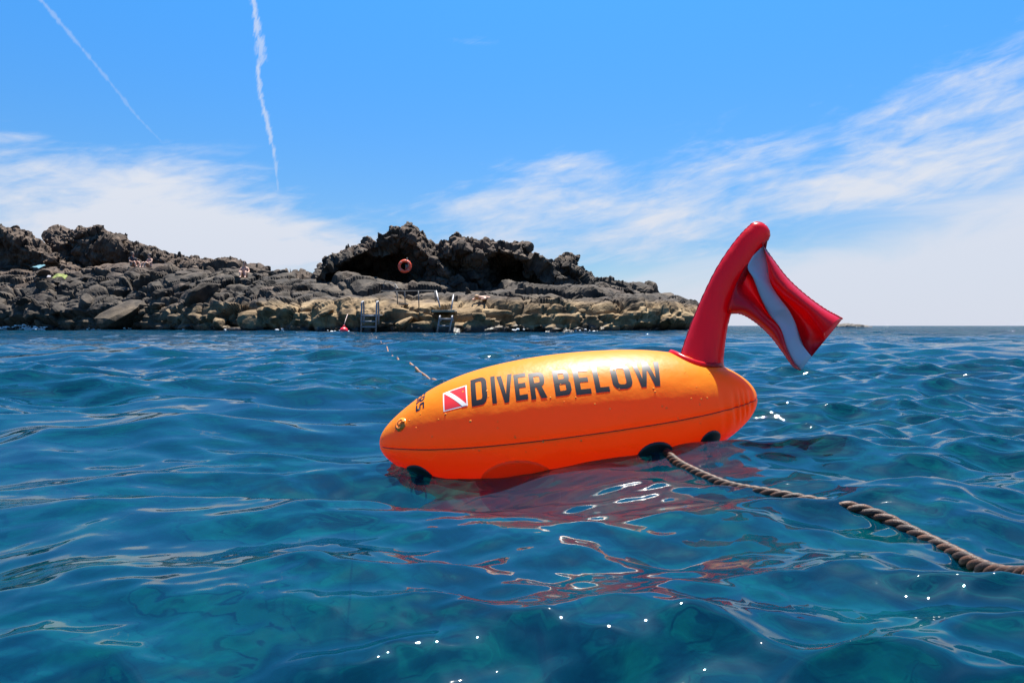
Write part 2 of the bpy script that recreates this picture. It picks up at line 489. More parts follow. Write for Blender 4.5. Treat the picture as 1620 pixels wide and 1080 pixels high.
# ----------------------------------------------------------------- rocks
def rock_material():
    m, bs, b = pmat('lava_rock', (0.0468, 0.0429, 0.0390), 0.9)
    geo = b.node('ShaderNodeNewGeometry'); pos = geo.outputs['Position']
    x, y, z = b.sep(pos)
    n1 = b.noise(pos, 0.35, 5, 0.6, 0.3)
    n2 = b.noise(pos, 1.3, 5, 0.55, 0.2)
    n3 = b.noise(pos, 9.0, 5, 0.7)
    base = b.ramp(n2, [(0.32, (0.014, 0.0115, 0.0095)), (0.5, (0.041, 0.033, 0.0255)), (0.68, (0.095, 0.074, 0.054))])
    brown = b.ramp(n2, [(0.3, (0.0234, 0.0156, 0.0109)), (0.5, (0.0702, 0.0468, 0.0328)), (0.7, (0.1326, 0.0936, 0.0663))])
    # reddish clinker high on the outcrops and in patches
    hi = b.m('MULTIPLY', b.sstep(z, 3.0, 4.6), b.sstep(n1, 0.30, 0.5))
    c = b.mix(b.m('MAXIMUM', hi, b.m('MULTIPLY', b.sstep(n1, 0.52, 0.68), 0.6)), base, brown)
    # ochre tidal zone just above the water, wet and dark at its foot
    zz = b.m('ADD', z, b.m('MULTIPLY', b.m('SUBTRACT', n1, 0.5), 0.9))
    tide = b.m('MULTIPLY', b.sstep(zz, 1.6, 1.1), b.sstep(x, -26.0, -8.0))
    ochre = b.ramp(n2, [(0.3, (0.055, 0.036, 0.018)), (0.5, (0.19, 0.125, 0.060)), (0.7, (0.33, 0.235, 0.125))])
    c = b.mix(b.m('MULTIPLY', tide, 0.95), c, ochre)
    tide2 = b.m('MULTIPLY', b.sstep(zz, 1.2, 0.7), b.sstep(x, -8.0, -26.0))
    c = b.mix(b.m('MULTIPLY', tide2, 0.7), c, b.ramp(n2, [(0.3, (0.0195, 0.0140, 0.0094)), (0.7, (0.0936, 0.0702, 0.0429))]))
    wet = b.sstep(b.m('ADD', z, b.m('MULTIPLY', b.m('SUBTRACT', n2, 0.5), 0.5)), 0.36, 0.12)
    c = b.mix(wet, c, (0.0109, 0.0086, 0.0062))
    c = b.mix(b.m('MULTIPLY', b.sstep(n3, 0.56, 0.72), 0.35), c, (0.1014, 0.0858, 0.0702))
    b.put(bs.inputs['Base Color'], c)
    b.put(bs.inputs['Roughness'], b.m('SUBTRACT', 0.88, b.m('MULTIPLY', wet, 0.5)))
    bs.inputs['Specular IOR Level'].default_value = 0.3
    hh = b.m('ADD', b.m('MULTIPLY', n2, 0.20), b.m('MULTIPLY', n3, 0.06))
    b.l.new(b.bump(hh, 0.9, 0.5), bs.inputs['Normal'])
    return m
ROCK = rock_material()

def loft(name, cols, nu, nv, dispf, parent=None):
    """cols: list of (px, [(py, Y), ...]) profile from the water upward and over to the back, equal point counts"""
    pxs = np.array([c[0] for c in cols], float)
    prof = np.array([c[1] for c in cols], float)            # (nc, np, 2)
    npnt = prof.shape[1]
    u = np.linspace(pxs[0], pxs[-1], nu)
    pr = np.zeros((nu, npnt, 2))
    for k in range(npnt):
        for q in range(2): pr[:, k, q] = np.interp(u, pxs, prof[:, k, q])
    world_pts = np.zeros((nu, npnt, 3))
    for i in range(nu):
        for k in range(npnt): world_pts[i, k] = P(u[i], pr[i, k, 0], pr[i, k, 1])
    seg = np.linalg.norm(np.diff(world_pts, axis=1), axis=2)
    cum = np.concatenate([np.zeros((nu, 1)), np.cumsum(seg, 1)], 1).mean(0)
    t = np.linspace(0, cum[-1], nv)
    G = np.zeros((nu, nv, 3))
    for q in range(3):
        for i in range(nu): G[i, :, q] = np.interp(t, cum, world_pts[i, :, q])
    # soften the profile corners a little
    for _ in range(2):
        G[:, 1:-1] = 0.25 * G[:, :-2] + 0.5 * G[:, 1:-1] + 0.25 * G[:, 2:]
    du = np.gradient(G, axis=0); dv = np.gradient(G, axis=1)
    N = np.cross(du, dv); N /= np.linalg.norm(N, axis=2, keepdims=True) + 1e-9
    N = N.reshape(-1, 3); p = G.reshape(-1, 3).copy()
    d = dispf(p)
    p += N * d[:, None] * 1.0
    p[:, 2] += 0.15 * d
    me = mesh_np(name, p, grid_faces(nu, nv), smooth=False)
    o = link(name, me, ROCK, parent)
    return o, p.reshape(nu, nv, 3)

def shore_disp(p):
    h1, c1 = blocks(p * np.array([0.24, 0.35, 0.95]) + 0.25 * fbm(p * .3, 2, .5, 55)[:, None], 31, .55)
    h2, c2 = blocks(p * np.array([0.75, 0.8, 1.9]), 47, .6)
    tz = p[:, 2] * 1.9 + 0.9 * fbm(p * np.array([.35, .35, .35]), 2, .5, 71); ledge = 0.22 * (np.abs((tz % 1.0) - 0.5) * 2) ** 0.6
    return ledge + (h1 - 0.5) * 0.5 - (1 - c1) * 0.16 + (h2 - 0.5) * 0.22 - (1 - c2) * 0.08 + 0.25 * fbm(p * 0.5, 3, 0.5, 3) + 0.05 * fbm(p * 3.0, 3, 0.55, 9)

def cliff_disp(p):
    h1, c1 = blocks(p * np.array([0.4, 0.4, 0.55]), 61, .55)
    h2, c2 = blocks(p * np.array([1.0, 1.0, 1.3]), 77, .7)
    h3, c3 = blocks(p * 2.6, 79, .8)
    return 0.34 * fbm(p * 0.5, 4, 0.5, 21) + 0.45 * fbm(p * .28, 2, .5, 88) + (h1 - 0.5) * 0.8 - (1 - c1) * 0.14 + (h2 - 0.5) * 0.26 - (1 - c2) * 0.07 + (h3 - 0.5) * 0.13 - (1 - c3) * 0.03 + 0.07 * fbm(p * 3.5, 3, 0.6, 25)

# low shore: (px, front distance, waterline, ochre top, step, slope, top)
SH = [(-330, 47, 470, 462, 445, 430), (-120, 46, 482, 468, 450, 436), (0, 44, 484, 468, 450, 438), (100, 42, 486, 470, 452, 436), (200, 40, 487, 470, 448, 428), (260, 38, 487, 470, 446, 424),
      (310, 36, 487, 472, 450, 434), (350, 34.5, 487, 474, 456, 442), (420, 32, 486, 476, 458, 446), (500, 29.5, 486, 474, 460, 451), (560, 28, 489, 480, 466, 454), (620, 27.2, 489, 481, 469, 458),
      (700, 27, 490, 483, 471, 461), (760, 27.4, 486, 480, 468, 459), (830, 28.2, 482, 476, 466, 458), (900, 29.4, 480, 473, 464, 457), (960, 30.5, 482, 474, 465, 459), (1010, 31.6, 486, 478, 470, 464),
      (1050, 32.6, 491, 484, 479, 475), (1080, 33.2, 497, 491, 487, 485), (1104, 33.6, 505, 501, 498, 496), (1118, 33.8, 518, 518, 519, 520)]
cols = []
for px, D, a, s, m_, t in SH:
    under = 515 + (CAM_H + 0.7) / D * F
    cols.append((px, [(under, D - 0.7), (515 + (CAM_H + 0.02) / D * F, D), (a + 8, D + 0.5), (a, D + 1.0), (s, D + 2.6), (m_, D + 5.0), (t, D + 7.5), (t + 1, D + 11), (t + 14, D + 15)]))
shore, shore_g = loft('rocky_shore', cols, 980, 150, shore_disp)
tag(shore, kind='structure')

def outcrop(name, label, top, base, D, cave, nu, nv, depth=6.0, disp=cliff_disp, lip=14, kind_cat='rock'):
    """top: [(px,py)] skyline, base: py of the foot, D: distance (value or list of pairs), cave: [(px, amount 0..1)]"""
    pxs = np.array([t[0] for t in top], float); tops = np.array([t[1] for t in top], float)
    u = np.linspace(pxs[0], pxs[-1], max(24, len(top) * 3))
    Ds = np.interp(u, *zip(*D)) if isinstance(D, list) else np.full(len(u), D)
    bs_ = np.interp(u, *zip(*base)) if isinstance(base, list) else np.full(len(u), base)
    cv = np.interp(u, *zip(*cave)) if cave else np.zeros(len(u))
    cs = []
    for x, d, bb, c in zip(u, Ds, bs_, cv):
        t = np.interp(x, pxs, tops); hgt = max(bb - t, 1.0)
        l = min(lip, hgt * 0.3)
        front = -0.20 * hgt / F * d * (1 - c)          # rocks without a cave slope forward to their foot
        cs.append((x, [(bb + 12, d + front - 0.2 + c * 2.4), (bb - hgt * 0.10, d + front * 0.7 + c * 3.6), (bb - hgt * 0.38, d + front * 0.5 + c * 4.2),
                       (t + l + hgt * 0.24, d + front * 0.3 + c * 2.2), (t + l + 0.04 * hgt, d + front * 0.2), (t + l * 0.45, d + 0.5), (t, d + 1.4), (t + hgt * 0.08, d + 1.4 + depth * 0.35), (t + hgt * 0.4, d + 1.4 + depth * 0.7), (bb + 25, d + 1.4 + depth)]))
    o, g = loft(name, cs, nu, nv, disp)
    tag(o, label, kind_cat)
    return o, g

o_cave, g_cave = outcrop('rock_outcrop', 'black lava outcrop with a deep shaded hollow and a life ring on its face',
    [(505, 452), (509, 432), (514, 416), (530, 405), (552, 393), (572, 384), (582, 379), (602, 376), (614, 368), (621, 360), (634, 357), (650, 359), (658, 369), (672, 382), (686, 391), (696, 399), (708, 420), (722, 452)],
    [(505, 452), (600, 453), (722, 462)], [(505, 37.5), (640, 36.5), (722, 36)],
    [(505, 0.2), (522, 0.8), (545, 1.0), (620, 1.0), (640, 0.75), (655, 0.25), (690, 0.1), (722, 0.0)], 420, 130)
o_r, g_r = outcrop('rock_outcrop', 'broad brown and grey lava outcrop with a dark cave, right of the life ring',
    [(676, 440), (684, 400), (692, 390), (702, 386), (722, 381), (732, 379), (746, 382), (760, 386), (780, 381), (800, 382), (816, 388), (840, 394), (860, 404), (874, 413), (892, 422), (906, 432), (925, 441), (950, 452), (980, 461), (1010, 468)],
    [(676, 462), (800, 460), (900, 460), (1010, 474)], [(676, 36.5), (800, 36), (1010, 35)],
    [(676, 0.1), (690, 0.45), (705, 0.35), (740, 0.3), (765, 0.2), (782, 0.7), (795, 1.0), (825, 1.0), (845, 0.5), (860, 0.05), (1010, 0)], 480, 120)
o_k, g_k = outcrop('rock_outcrop', 'rugged knob of dark rock at the right shoulder of the cave outcrop',
    [(868, 428), (874, 413), (884, 408), (892, 403), (903, 402), (914, 405), (922, 416), (928, 430), (938, 448)],
    [(868, 450), (938, 456)], 36.8, None, 130, 70, 3.0)
o_l, g_l = outcrop('rock_outcrop', 'dark reddish rock slope at the left edge of the picture',
    [(-330, 330), (-200, 338), (-100, 345), (0, 354), (20, 361), (45, 376), (60, 381), (80, 392), (100, 405), (130, 425), (150, 445)],
    [(-330, 455), (150, 450)], [(-330, 58), (150, 55)], [(-330, 0.2), (150, 0.1)], 300, 110, 9)
o_n, g_n = outcrop('rock_outcrop', 'brown craggy ridge with a knobbly summit behind the boulders',
    [(70, 430), (80, 392), (84, 374), (90, 367), (104, 365), (118, 360), (124, 355), (136, 359), (150, 357), (160, 360), (168, 369), (182, 377), (204, 382), (232, 390), (262, 400), (302, 410), (330, 417), (350, 432)],
    [(70, 450), (350, 446)], [(70, 58), (350, 54)], [(70, 0.1), (200, 0.15), (350, 0)], 330, 110, 8)
o_s, g_s = outcrop('rock_outcrop', 'small black rock bench with a dark hollow, right of the brown ridge',
    [(296, 440), (304, 421), (330, 416), (350, 416), (370, 418), (386, 426), (400, 427), (410, 428), (416, 438), (422, 450)],
    448, 46, [(296, 0.2), (330, 0.8), (370, 0.8), (422, 0.2)], 160, 70, 4, lip=7)
o_b, g_b = outcrop('rock_outcrop', 'low dark rocks in the gap left of the cave outcrop',
    [(440, 450), (448, 442), (460, 440), (474, 444), (490, 444), (508, 440), (520, 452)], 454, 42, None, 110, 40, 3, lip=4)
o_t, g_t = outcrop('rock_outcrop', 'low brown rock at the outer tip of the headland',
    [(1078, 512), (1084, 496), (1092, 488), (1100, 487), (1108, 492), (1114, 502), (1119, 516)], 519, 36, None, 90, 40, 3, lip=5)
o_f, g_f = outcrop('rock_islet', 'tiny pale rock awash on the horizon beside the flag', [(1312, 517), (1325, 513), (1340, 511.5), (1360, 513), (1380, 516.5)], 517, 150, None, 60, 24, 8, lip=2,
    disp=lambda p: 0.25 * fbm(p * 1.2, 3, 0.6, 5), kind_cat='rock')

o_f.data.materials.clear(); o_f.data.materials.append(pmat('awash_rock', (0.10, 0.088, 0.075), 0.9)[0])

def boulder_mesh(seed, sub=3):
    r = np.random.default_rng(seed)
    bm = bmesh.new(); bmesh.ops.create_icosphere(bm, subdivisions=sub, radius=1.0)
    d = np.array([v.co[:] for v in bm.verts]); d /= np.linalg.norm(d, axis=1, keepdims=True)
    n = r.normal(size=(10, 3)); n /= np.linalg.norm(n, axis=1, keepdims=True)
    dist = r.uniform(0.48, 0.82, 10)
    q = np.maximum(d @ n.T, 1e-3)
    rad = np.minimum((dist[None, :] / q).min(1), 1.05)
    rad = rad * (1 + 0.06 * fbm(d * 2.4 + seed, 3, 0.6, seed))
    for v, k, dd in zip(bm.verts, rad, d): v.co = Vector(dd * k)
    me = bpy.data.meshes.new('boulder'); bm.to_mesh(me); bm.free()
    me.materials.append(ROCK)
    return me
BOULD = [boulder_mesh(100 + k) for k in range(14)]

def project(p):
    v = Vector(p) - Vector((0, 0, CAM_H))
    f = v.y * math.cos(PITCH) - v.z * math.sin(PITCH); up = v.y * math.sin(PITCH) + v.z * math.cos(PITCH)
    return 810 + F * v.x / f, 540 - F * up / f, v.y

def scatter(g, parent, name, count, region, size, seed, minsep=0.55, sink=0.25, flat=(0.55, 0.95)):
    r = np.random.default_rng(seed)
    flatg = g.reshape(-1, 3); placed = []; tries = 0
    while len(placed) < count and tries < count * 60:
        tries += 1
        p = flatg[r.integers(len(flatg))]
        px, py, Y = project(p)
        if not region(px, py, p): continue
        s = size(px, py, r)
        if any(abs(px - a) < minsep * (s + c) and abs(py - b_) < minsep * 0.7 * (s + c) for a, b_, c in placed): continue
        placed.append((px, py, s / 2))
        rad = s * 0.5 * Y / F
        o = link(name, BOULD[r.integers(len(BOULD))], None, parent)
        o.scale = (rad * r.uniform(0.95, 1.45), rad * r.uniform(0.8, 1.2), rad * r.uniform(*flat))
        o.rotation_euler = (r.normal(0, .45), r.normal(0, .35), r.uniform(0, 6.28))
        o.location = (p[0], p[1] + rad * 0.2, p[2] + rad * (0.35 - sink))
    return placed

def r_keep(x, y): return hsh(np.array([int(x)]), np.array([int(y)]), np.array([0]), 3)[0] < 0.35
# boulders of the left shore, of the ochre ledge, chunks crowning the outcrops
scatter(shore_g, shore, 'boulder', 120, lambda x, y, p: -40 < x < 440 and 424 < y < 516 and p[1] < 56, lambda x, y, r: (r.uniform(15, 34) if r.random() < .6 else r.uniform(36, 64)) * (0.75 + 0.35 * (y > 450)), 5)
scatter(shore_g, shore, 'boulder', 30, lambda x, y, p: 420 < x < 1110 and 474 < y < 518 and (x < 800 or r_keep(x, y)) and not (560 < x < 612 or 680 < x < 726), lambda x, y, r: r.uniform(12, 42), 6, flat=(0.45, 0.8))
scatter(shore_g, shore, 'boulder', 20, lambda x, y, p: 420 < x < 1060 and 446 < y < 478 and not (600 < x < 730), lambda x, y, r: r.uniform(12, 36), 8, flat=(0.4, 0.7))
for g, o, n, sd_, reg in ((g_cave, o_cave, 22, 1, lambda x, y, p: y < 415), (g_r, o_r, 34, 2, lambda x, y, p: True), (g_k, o_k, 14, 3, lambda x, y, p: True), (g_l, o_l, 24, 4, lambda x, y, p: -30 < x), (g_n, o_n, 32, 5, lambda x, y, p: True), (g_s, o_s, 14, 6, lambda x, y, p: y < 436), (g_b, o_b, 6, 9, lambda x, y, p: True)):
    scatter(g, o, 'rock', n, reg, lambda x, y, r: r.uniform(8, 26), 40 + sd_, sink=0.75, flat=(0.6, 1.0))

# ----------------------------------------------------------------- the diver buoy
NOSE_Y, TAIL_Y = 1.38, 1.38
NOSE = P(601, 703, NOSE_Y); TAIL = P(1196, 627, TAIL_Y)
AX = (TAIL - NOSE); BL = AX.length; AX.normalize()
SIDE = Vector((0, 0, 1)).cross(AX).normalized()          # away from the camera
if SIDE.y < 0: SIDE = -SIDE
UPV = AX.cross(SIDE).normalized()
if UPV.z < 0: UPV = -UPV

def s_of_px(px):
    lo, hi = -0.1, 1.1
    for _ in range(40):
        md = (lo + hi) / 2
        if project(NOSE + AX * BL * md)[0] < px: lo = md
        else: hi = md
    return (lo + hi) / 2

def s_on_skin(px, th):
    lo, hi = 0.0, 1.0
    for _ in range(30):
        md = (lo + hi) / 2
        if project(body_pt(md, th))[0] < px: lo = md
        else: hi = md
    return (lo + hi) / 2

def body_profile():
    sil = [(640, 652), (670, 627), (700, 608), (750, 587), (800, 573), (850, 563), (900, 556), (950, 552), (1000, 550), (1040, 551), (1080, 556), (1120, 566), (1150, 578), (1175, 593)]
    S, Rr = [0.0], [0.0]
    for px, py in sil:
        s = s_of_px(px); c = NOSE + AX * BL * s; ax, ay, Y = project(c)
        S.append(s); Rr.append((ay - py) * Y / F * 0.985)
    S.append(1.0); Rr.append(0.0)
    return np.array(S), np.array(Rr)
PS, PR = body_profile()
_ss = np.linspace(0, 1, 800)
_r2 = np.interp(_ss, PS, PR ** 2)
_k = np.ones(61) / 61
_pad = np.concatenate([-_r2[1:31][::-1], _r2, -_r2[-31:-1][::-1]])
for _ in range(2):
    _r2 = np.convolve(np.concatenate([-_r2[1:31][::-1], _r2, -_r2[-31:-1][::-1]]), _k, 'valid')
_rr = np.sqrt(np.maximum(_r2, 0))
def rad_at(s): return float(np.interp(s, _ss, _rr))

def body_pt(s, th, off=0.0):
    """point on the buoy skin: s 0..1 from nose to tail, th = angle from the crest toward the camera"""
    r = rad_at(min(max(s, 0), 1))
    n = UPV * math.cos(th) - SIDE * math.sin(th)
    # puckers where the welded tail seam pulls the skin
    a = abs(abs(th) - R(95))
    pk = math.exp(-(a / 0.40) ** 2) * max(0.0, min(1.0, (s - 0.86) / 0.05)) * max(0.0, min(1.0, (1.0 - s) / 0.02))
    pk2 = math.exp(-(a / 0.2) ** 2) * max(0.0, min(1.0, (0.14 - s) / 0.1)) * max(0.0, min(1.0, s / 0.03))
    w = 0.0050 * pk * (0.3 - abs(math.sin(s * BL * 190 + 1.2 * math.sin(s * 60))) ** 3) + 0.0006 * pk2 * math.sin(s * BL * 300)
    groove = -0.0022 * math.exp(-((a * r) / 0.0022) ** 2)
    return NOSE + AX * (BL * s) + n * (r + w + groove + off)

def body_nrm(s, th):
    e = 1e-3
    a = body_pt(s + e, th) - body_pt(s - e, th); c = body_pt(s, th + 0.01) - body_pt(s, th - 0.01)
    n = c.cross(a).normalized(); o = UPV * math.cos(th) - SIDE * math.sin(th)
    return n if n.dot(o) > 0 else -n

def th_at(s, px_y):
    """angle at which the skin at station s shows at photo row px_y (camera side)"""
    best = min(range(0, 150), key=lambda d: abs(project(body_pt(s, R(d)))[1] - px_y))
    return R(best)

def vinyl(name, color, rough=0.32, trans=0.0, tcol=None, wet=False):
    m, bs, b = pmat(name, color, rough)
    geo = b.node('ShaderNodeTexCoord')
    n1 = b.noise(geo.outputs['Object'], 14.0, 4, 0.55)
    n2 = b.noise(geo.outputs['Object'], 420.0, 2, 0.5)
    b.put(bs.inputs['Roughness'], b.m('ADD', rough - 0.06, b.m('MULTIPLY', n1, 0.14)))
    b.l.new(b.bump(b.m('ADD', b.m('MULTIPLY', n1, 0.006), b.m('MULTIPLY', n2, 0.00008)), 0.5, 1.0), bs.inputs['Normal'])
    c = b.mix(b.m('MULTIPLY', n1, 0.12), tuple(color) + (1,), tuple(x * 0.8 for x in color) + (1,))
    if wet:                                               # skin the swell keeps wet: glossier, a little darker
        px_, py_, pz_ = b.sep(b.node('ShaderNodeNewGeometry').outputs['Position'])
        wt_ = b.sstep(b.m('ADD', b.m('ADD', pz_, b.m('MULTIPLY', px_, -0.06)), b.m('MULTIPLY', b.m('SUBTRACT', n1, 0.5), 0.05)), 0.052, 0.030)
        c = b.mix(b.m('MULTIPLY', wt_, 0.3), c, tuple(x * 0.55 for x in color) + (1,))
        b.put(bs.inputs['Roughness'], b.m('SUBTRACT', b.m('ADD', rough - 0.06, b.m('MULTIPLY', n1, 0.14)), b.m('MULTIPLY', wt_, 0.28)))
    b.put(bs.inputs['Base Color'], c)
    if trans:
        tl = b.node('ShaderNodeBsdfTranslucent'); tl.inputs['Color'].default_value = tuple(tcol or color) + (1,)
        mx = b.node('ShaderNodeMixShader'); mx.inputs[0].default_value = trans
        out = [n for n in b.n if n.type == 'OUTPUT_MATERIAL'][0]
        b.l.new(bs.outputs[0], mx.inputs[1]); b.l.new(tl.outputs[0], mx.inputs[2]); b.l.new(mx.outputs[0], out.inputs['Surface'])
    return m
ORANGE = vinyl('orange_vinyl', (1.0, 0.37, 0.005), 0.42, 0.5, (1.0, 0.015, 0.001), True)
RED = vinyl('red_vinyl', (0.58, 0.006, 0.018), 0.30, 0.38, (0.9, 0.006, 0.015))
WHITE = vinyl('white_vinyl', (0.66, 0.66, 0.70), 0.4)
DARKRED = vinyl('weld_red', (0.30, 0.005, 0.014), 0.4)
BLACK, _, _ = pmat('black_print', (0.005, 0.003, 0.004), 0.40)
BLACKR, _, _ = pmat('black_vinyl', (0.010, 0.010, 0.011), 0.38)
PRED, _, _ = pmat('red_print', (0.72, 0.028, 0.03), 0.35)
PWHITE, _, _ = pmat('white_print', (0.80, 0.74, 0.68), 0.35)
STEEL, _, _ = pmat('steel', (0.55, 0.56, 0.58), 0.28, 1.0)
CLEAR, _, _ = pmat('clear_valve_vinyl', (1.0, 0.24, 0.012), 0.28)

buoy = empty('diver_buoy', NOSE + AX * BL * 0.5 - UPV * 0.12)
tag(buoy, 'orange torpedo shaped inflatable dive buoy with red flag mast, floating in the foreground', 'buoy')
bpy.context.view_layer.update()
BINV = Matrix.Translation(buoy.location).inverted()
def bpart(name, vs, fs, mat, parent=None, smooth=True):
    vs = [BINV @ Vector(v) for v in vs]
    return link(name, mesh_py(name, vs, fs, smooth), mat, parent or buoy)

# skin
ns, nt = 260, 160
vs = []; ts = 0.5 - 0.5 * np.cos(np.linspace(0.03, math.pi - 0.03, ns))
for s in ts:
    for q in range(nt): vs.append(body_pt(s, -math.pi + 2 * math.pi * q / nt))
fs = [(k * nt + q, (k + 1) * nt + q, (k + 1) * nt + (q + 1) % nt, k * nt + (q + 1) % nt) for k in range(ns - 1) for q in range(nt)]
fs += [tuple(range(nt)), tuple((ns - 1) * nt + q for q in range(nt - 1, -1, -1))]
body = bpart('body', vs, fs, ORANGE)
# weld seam along each side: a fine dark bead in the groove
for sg in (1, -1):
    path = [body_pt(s, sg * R(95), 0.0004) for s in np.linspace(0.012, 0.988, 180)]
    v, f = tube(path, 0.0009, 6); bpart('weld_seam', v, f, DARKRED, body)

# ---- printing: polygons mapped on the skin
def subdiv_poly(loops, cuts=4):
    vecs = [[Vector((x, y, 0)) for x, y in lp] for lp in loops]
    tri = tessellate_polygon(vecs)
    flat = [v for lp in vecs for v in lp]
    bm = bmesh.new(); bv = [bm.verts.new(v) for v in flat]
    for t in tri:
        try: bm.faces.new([bv[i] for i in t])
        except ValueError: pass
    for _ in range(3):
        long_e = [e for e in bm.edges if e.calc_length() > 0.16]
        if not long_e: break
        bmesh.ops.subdivide_edges(bm, edges=long_e, cuts=1, use_grid_fill=True)
        bmesh.ops.triangulate(bm, faces=[f for f in bm.faces if len(f.verts) > 3])
    vs = [v.co.copy() for v in bm.verts]; bm.verts.index_update()
    fs = [tuple(v.index for v in f.verts) for f in bm.faces]; bm.free()
    return vs, fs

def arc(cx, cy, r, a0, a1, n=6):
    return [(cx + r * math.cos(R(a0 + (a1 - a0) * k / n)), cy + r * math.sin(R(a0 + (a1 - a0) * k / n))) for k in range(n + 1)]
T_ = 0.215
def ring_D(w, y0, y1, r):
    o = [(0, y0)] + arc(w - r, y0 + r, r, -90, 0) + arc(w - r, y1 - r, r, 0, 90) + [(0, y1)]
    ri = max(r - T_ * 0.85, 0.03); t = T_
    i = [(t, y0 + t * .8)] + arc(w - t - ri, y0 + t * .8 + ri, ri, -90, 0) + arc(w - t - ri, y1 - t * .8 - ri, ri, 0, 90) + [(t, y1 - t * .8)]
    return [o, i]
def glyph(ch):
    t = T_; h = t * 0.8
    if ch == 'D': return 0.68, [ring_D(0.68, 0, 1, 0.27)]
    if ch == 'I': return t, [[[(0, 0), (t, 0), (t, 1), (0, 1)]]]
    if ch == 'V': w = .76; return w, [[[(0, 1), (w / 2 - t * .5, 0), (w / 2 + t * .5, 0), (w, 1), (w - t * 1.05, 1), (w / 2, .26), (t * 1.05, 1)]]]
    if ch == 'E': w = .60; return w, [[[(0, 0), (w, 0), (w, h), (t, h), (t, .5 - h / 2), (w * .92, .5 - h / 2), (w * .92, .5 + h / 2), (t, .5 + h / 2), (t, 1 - h), (w, 1 - h), (w, 1), (0, 1)]]]
    if ch == 'L': w = .58; return w, [[[(0, 0), (w, 0), (w, h), (t, h), (t, 1), (0, 1)]]]
    if ch == 'R': w = .68; return w, [ring_D(w, .40, 1, .24), [[(0, 0), (t, 0), (t, .45), (0, .45)]], [[(w - t * 1.12, 0), (w + .03, 0), (w * .72, .47), (w * .72 - t * 1.05, .47)]]]
    if ch == 'B': w = .69; return w, [ring_D(w, 0, .57, .22), ring_D(w * .96, .43, 1, .22)]
    if ch == 'O':
        w = .72; r = .26; ri = .10
        o = arc(w - r, r, r, -90, 0) + arc(w - r, 1 - r, r, 0, 90) + arc(r, 1 - r, r, 90, 180) + arc(r, r, r, 180, 270)
        x0, x1, y0, y1 = t, w - t, h, 1 - h
        i = arc(x1 - ri, y0 + ri, ri, -90, 0) + arc(x1 - ri, y1 - ri, ri, 0, 90) + arc(x0 + ri, y1 - ri, ri, 90, 180) + arc(x0 + ri, y0 + ri, ri, 180, 270)
        return w, [[o, i]]
    if ch == 'W':
        w = 1.12; s = t * .92
        return w, [[[(0, 1), (w * .26 - s * .5, 0), (w * .26 + s * .5, 0), (w * .5, .62), (w * .74 - s * .5, 0), (w * .74 + s * .5, 0), (w, 1), (w - s * 1.02, 1), (w * .735, .30), (w * .5 + s * .5, 1), (w * .5 - s * .5, 1), (w * .265, .30), (s * 1.02, 1)]]]
    if ch == 'S':
        w = .6
        o = [(0, 0), (w - .16, 0)] + arc(w - .16, .16, .16, -90, 0, 3) + [(w, .42)] + arc(w - .14, .44, .14, 0, 90, 3) + [(t, .58), (t, 1 - h), (w, 1 - h), (w, 1), (.16, 1)] + arc(.16, .84, .16, 90, 180, 3) + [(0, .56)] + arc(.14, .56, .14, 180, 270, 3) + [(w - t, .42), (w - t, h), (0, h)]
        return w, [[o]]

CAP = 0.064
TH_C = R(45)
def put_letter(ch, px0, px1, parent, th_top, th_bot):
    w, pieces = glyph(ch)
    s0, s1 = s_on_skin(px0, (th_top + th_bot) / 2), s_on_skin(px1, (th_top + th_bot) / 2)
    parts = []
    for k, loops in enumerate(pieces):
        v, f = subdiv_poly(loops)
        parts.append(([body_pt(s0 + (s1 - s0) * p.x / w, th_bot + (th_top - th_bot) * p.y, 0.0005 + 0.0001 * k) for p in v], f))
    v, f = joined(parts)
    o = bpart('letter', v, f, BLACK, parent); o['label'] = 'black printed letter %s' % ch
for ch, a, c in (('D', 745, 770), ('I', 777, 784), ('V', 787, 812), ('E', 814, 833), ('R', 838, 862), ('B', 876, 902), ('E', 908, 932), ('L', 939, 961), ('O', 967, 998), ('W', 1002, 1047)):
    mid = (a + c) / 2; s = s_on_skin(mid, R(45)); f_ = (mid - 745) / 300.0
    put_letter(ch, a, c, body, th_at(s, 599 - f_ * 28), th_at(s, 642 - f_ * 33))
# printed dive flag
def quad_print(name, corners, off, mat, parent, n=10):
    vs, fs = [], []
    for i in range(n + 1):
        for j in range(n + 1):
            u, v = i / n, j / n
            s = corners[0][0] * (1 - u) * (1 - v) + corners[1][0] * u * (1 - v) + corners[2][0] * u * v + corners[3][0] * (1 - u) * v
            t = corners[0][1] * (1 - u) * (1 - v) + corners[1][1] * u * (1 - v) + corners[2][1] * u * v + corners[3][1] * (1 - u) * v
            vs.append(body_pt(s, t, off))
    for i in range(n):
        for j in range(n): fs.append((i * (n + 1) + j, (i + 1) * (n + 1) + j, (i + 1) * (n + 1) + j + 1, i * (n + 1) + j + 1))
    return bpart(name, vs, fs, mat, parent)
s0, s1 = s_on_skin(701, R(45)), s_on_skin(739, R(45)); ta, tb = th_at((s0 + s1) / 2, 615), th_at((s0 + s1) / 2, 646)
def fq(u, v): return (s0 + (s1 - s0) * u, ta + (tb - ta) * v)
quad_print('printed_flag', [fq(0, 0), fq(1, 0), fq(1, 1), fq(0, 1)], 0.0005, PWHITE, body)
quad_print('flag_field', [fq(.05, .05), fq(.95, .05), fq(.95, .95), fq(.05, .95)], 0.0007, PRED, body)
quad_print('flag_stripe', [fq(.0, .02), fq(.22, .02), fq(1.0, .98), fq(.78, .98)], 0.0010, PWHITE, body, 12)
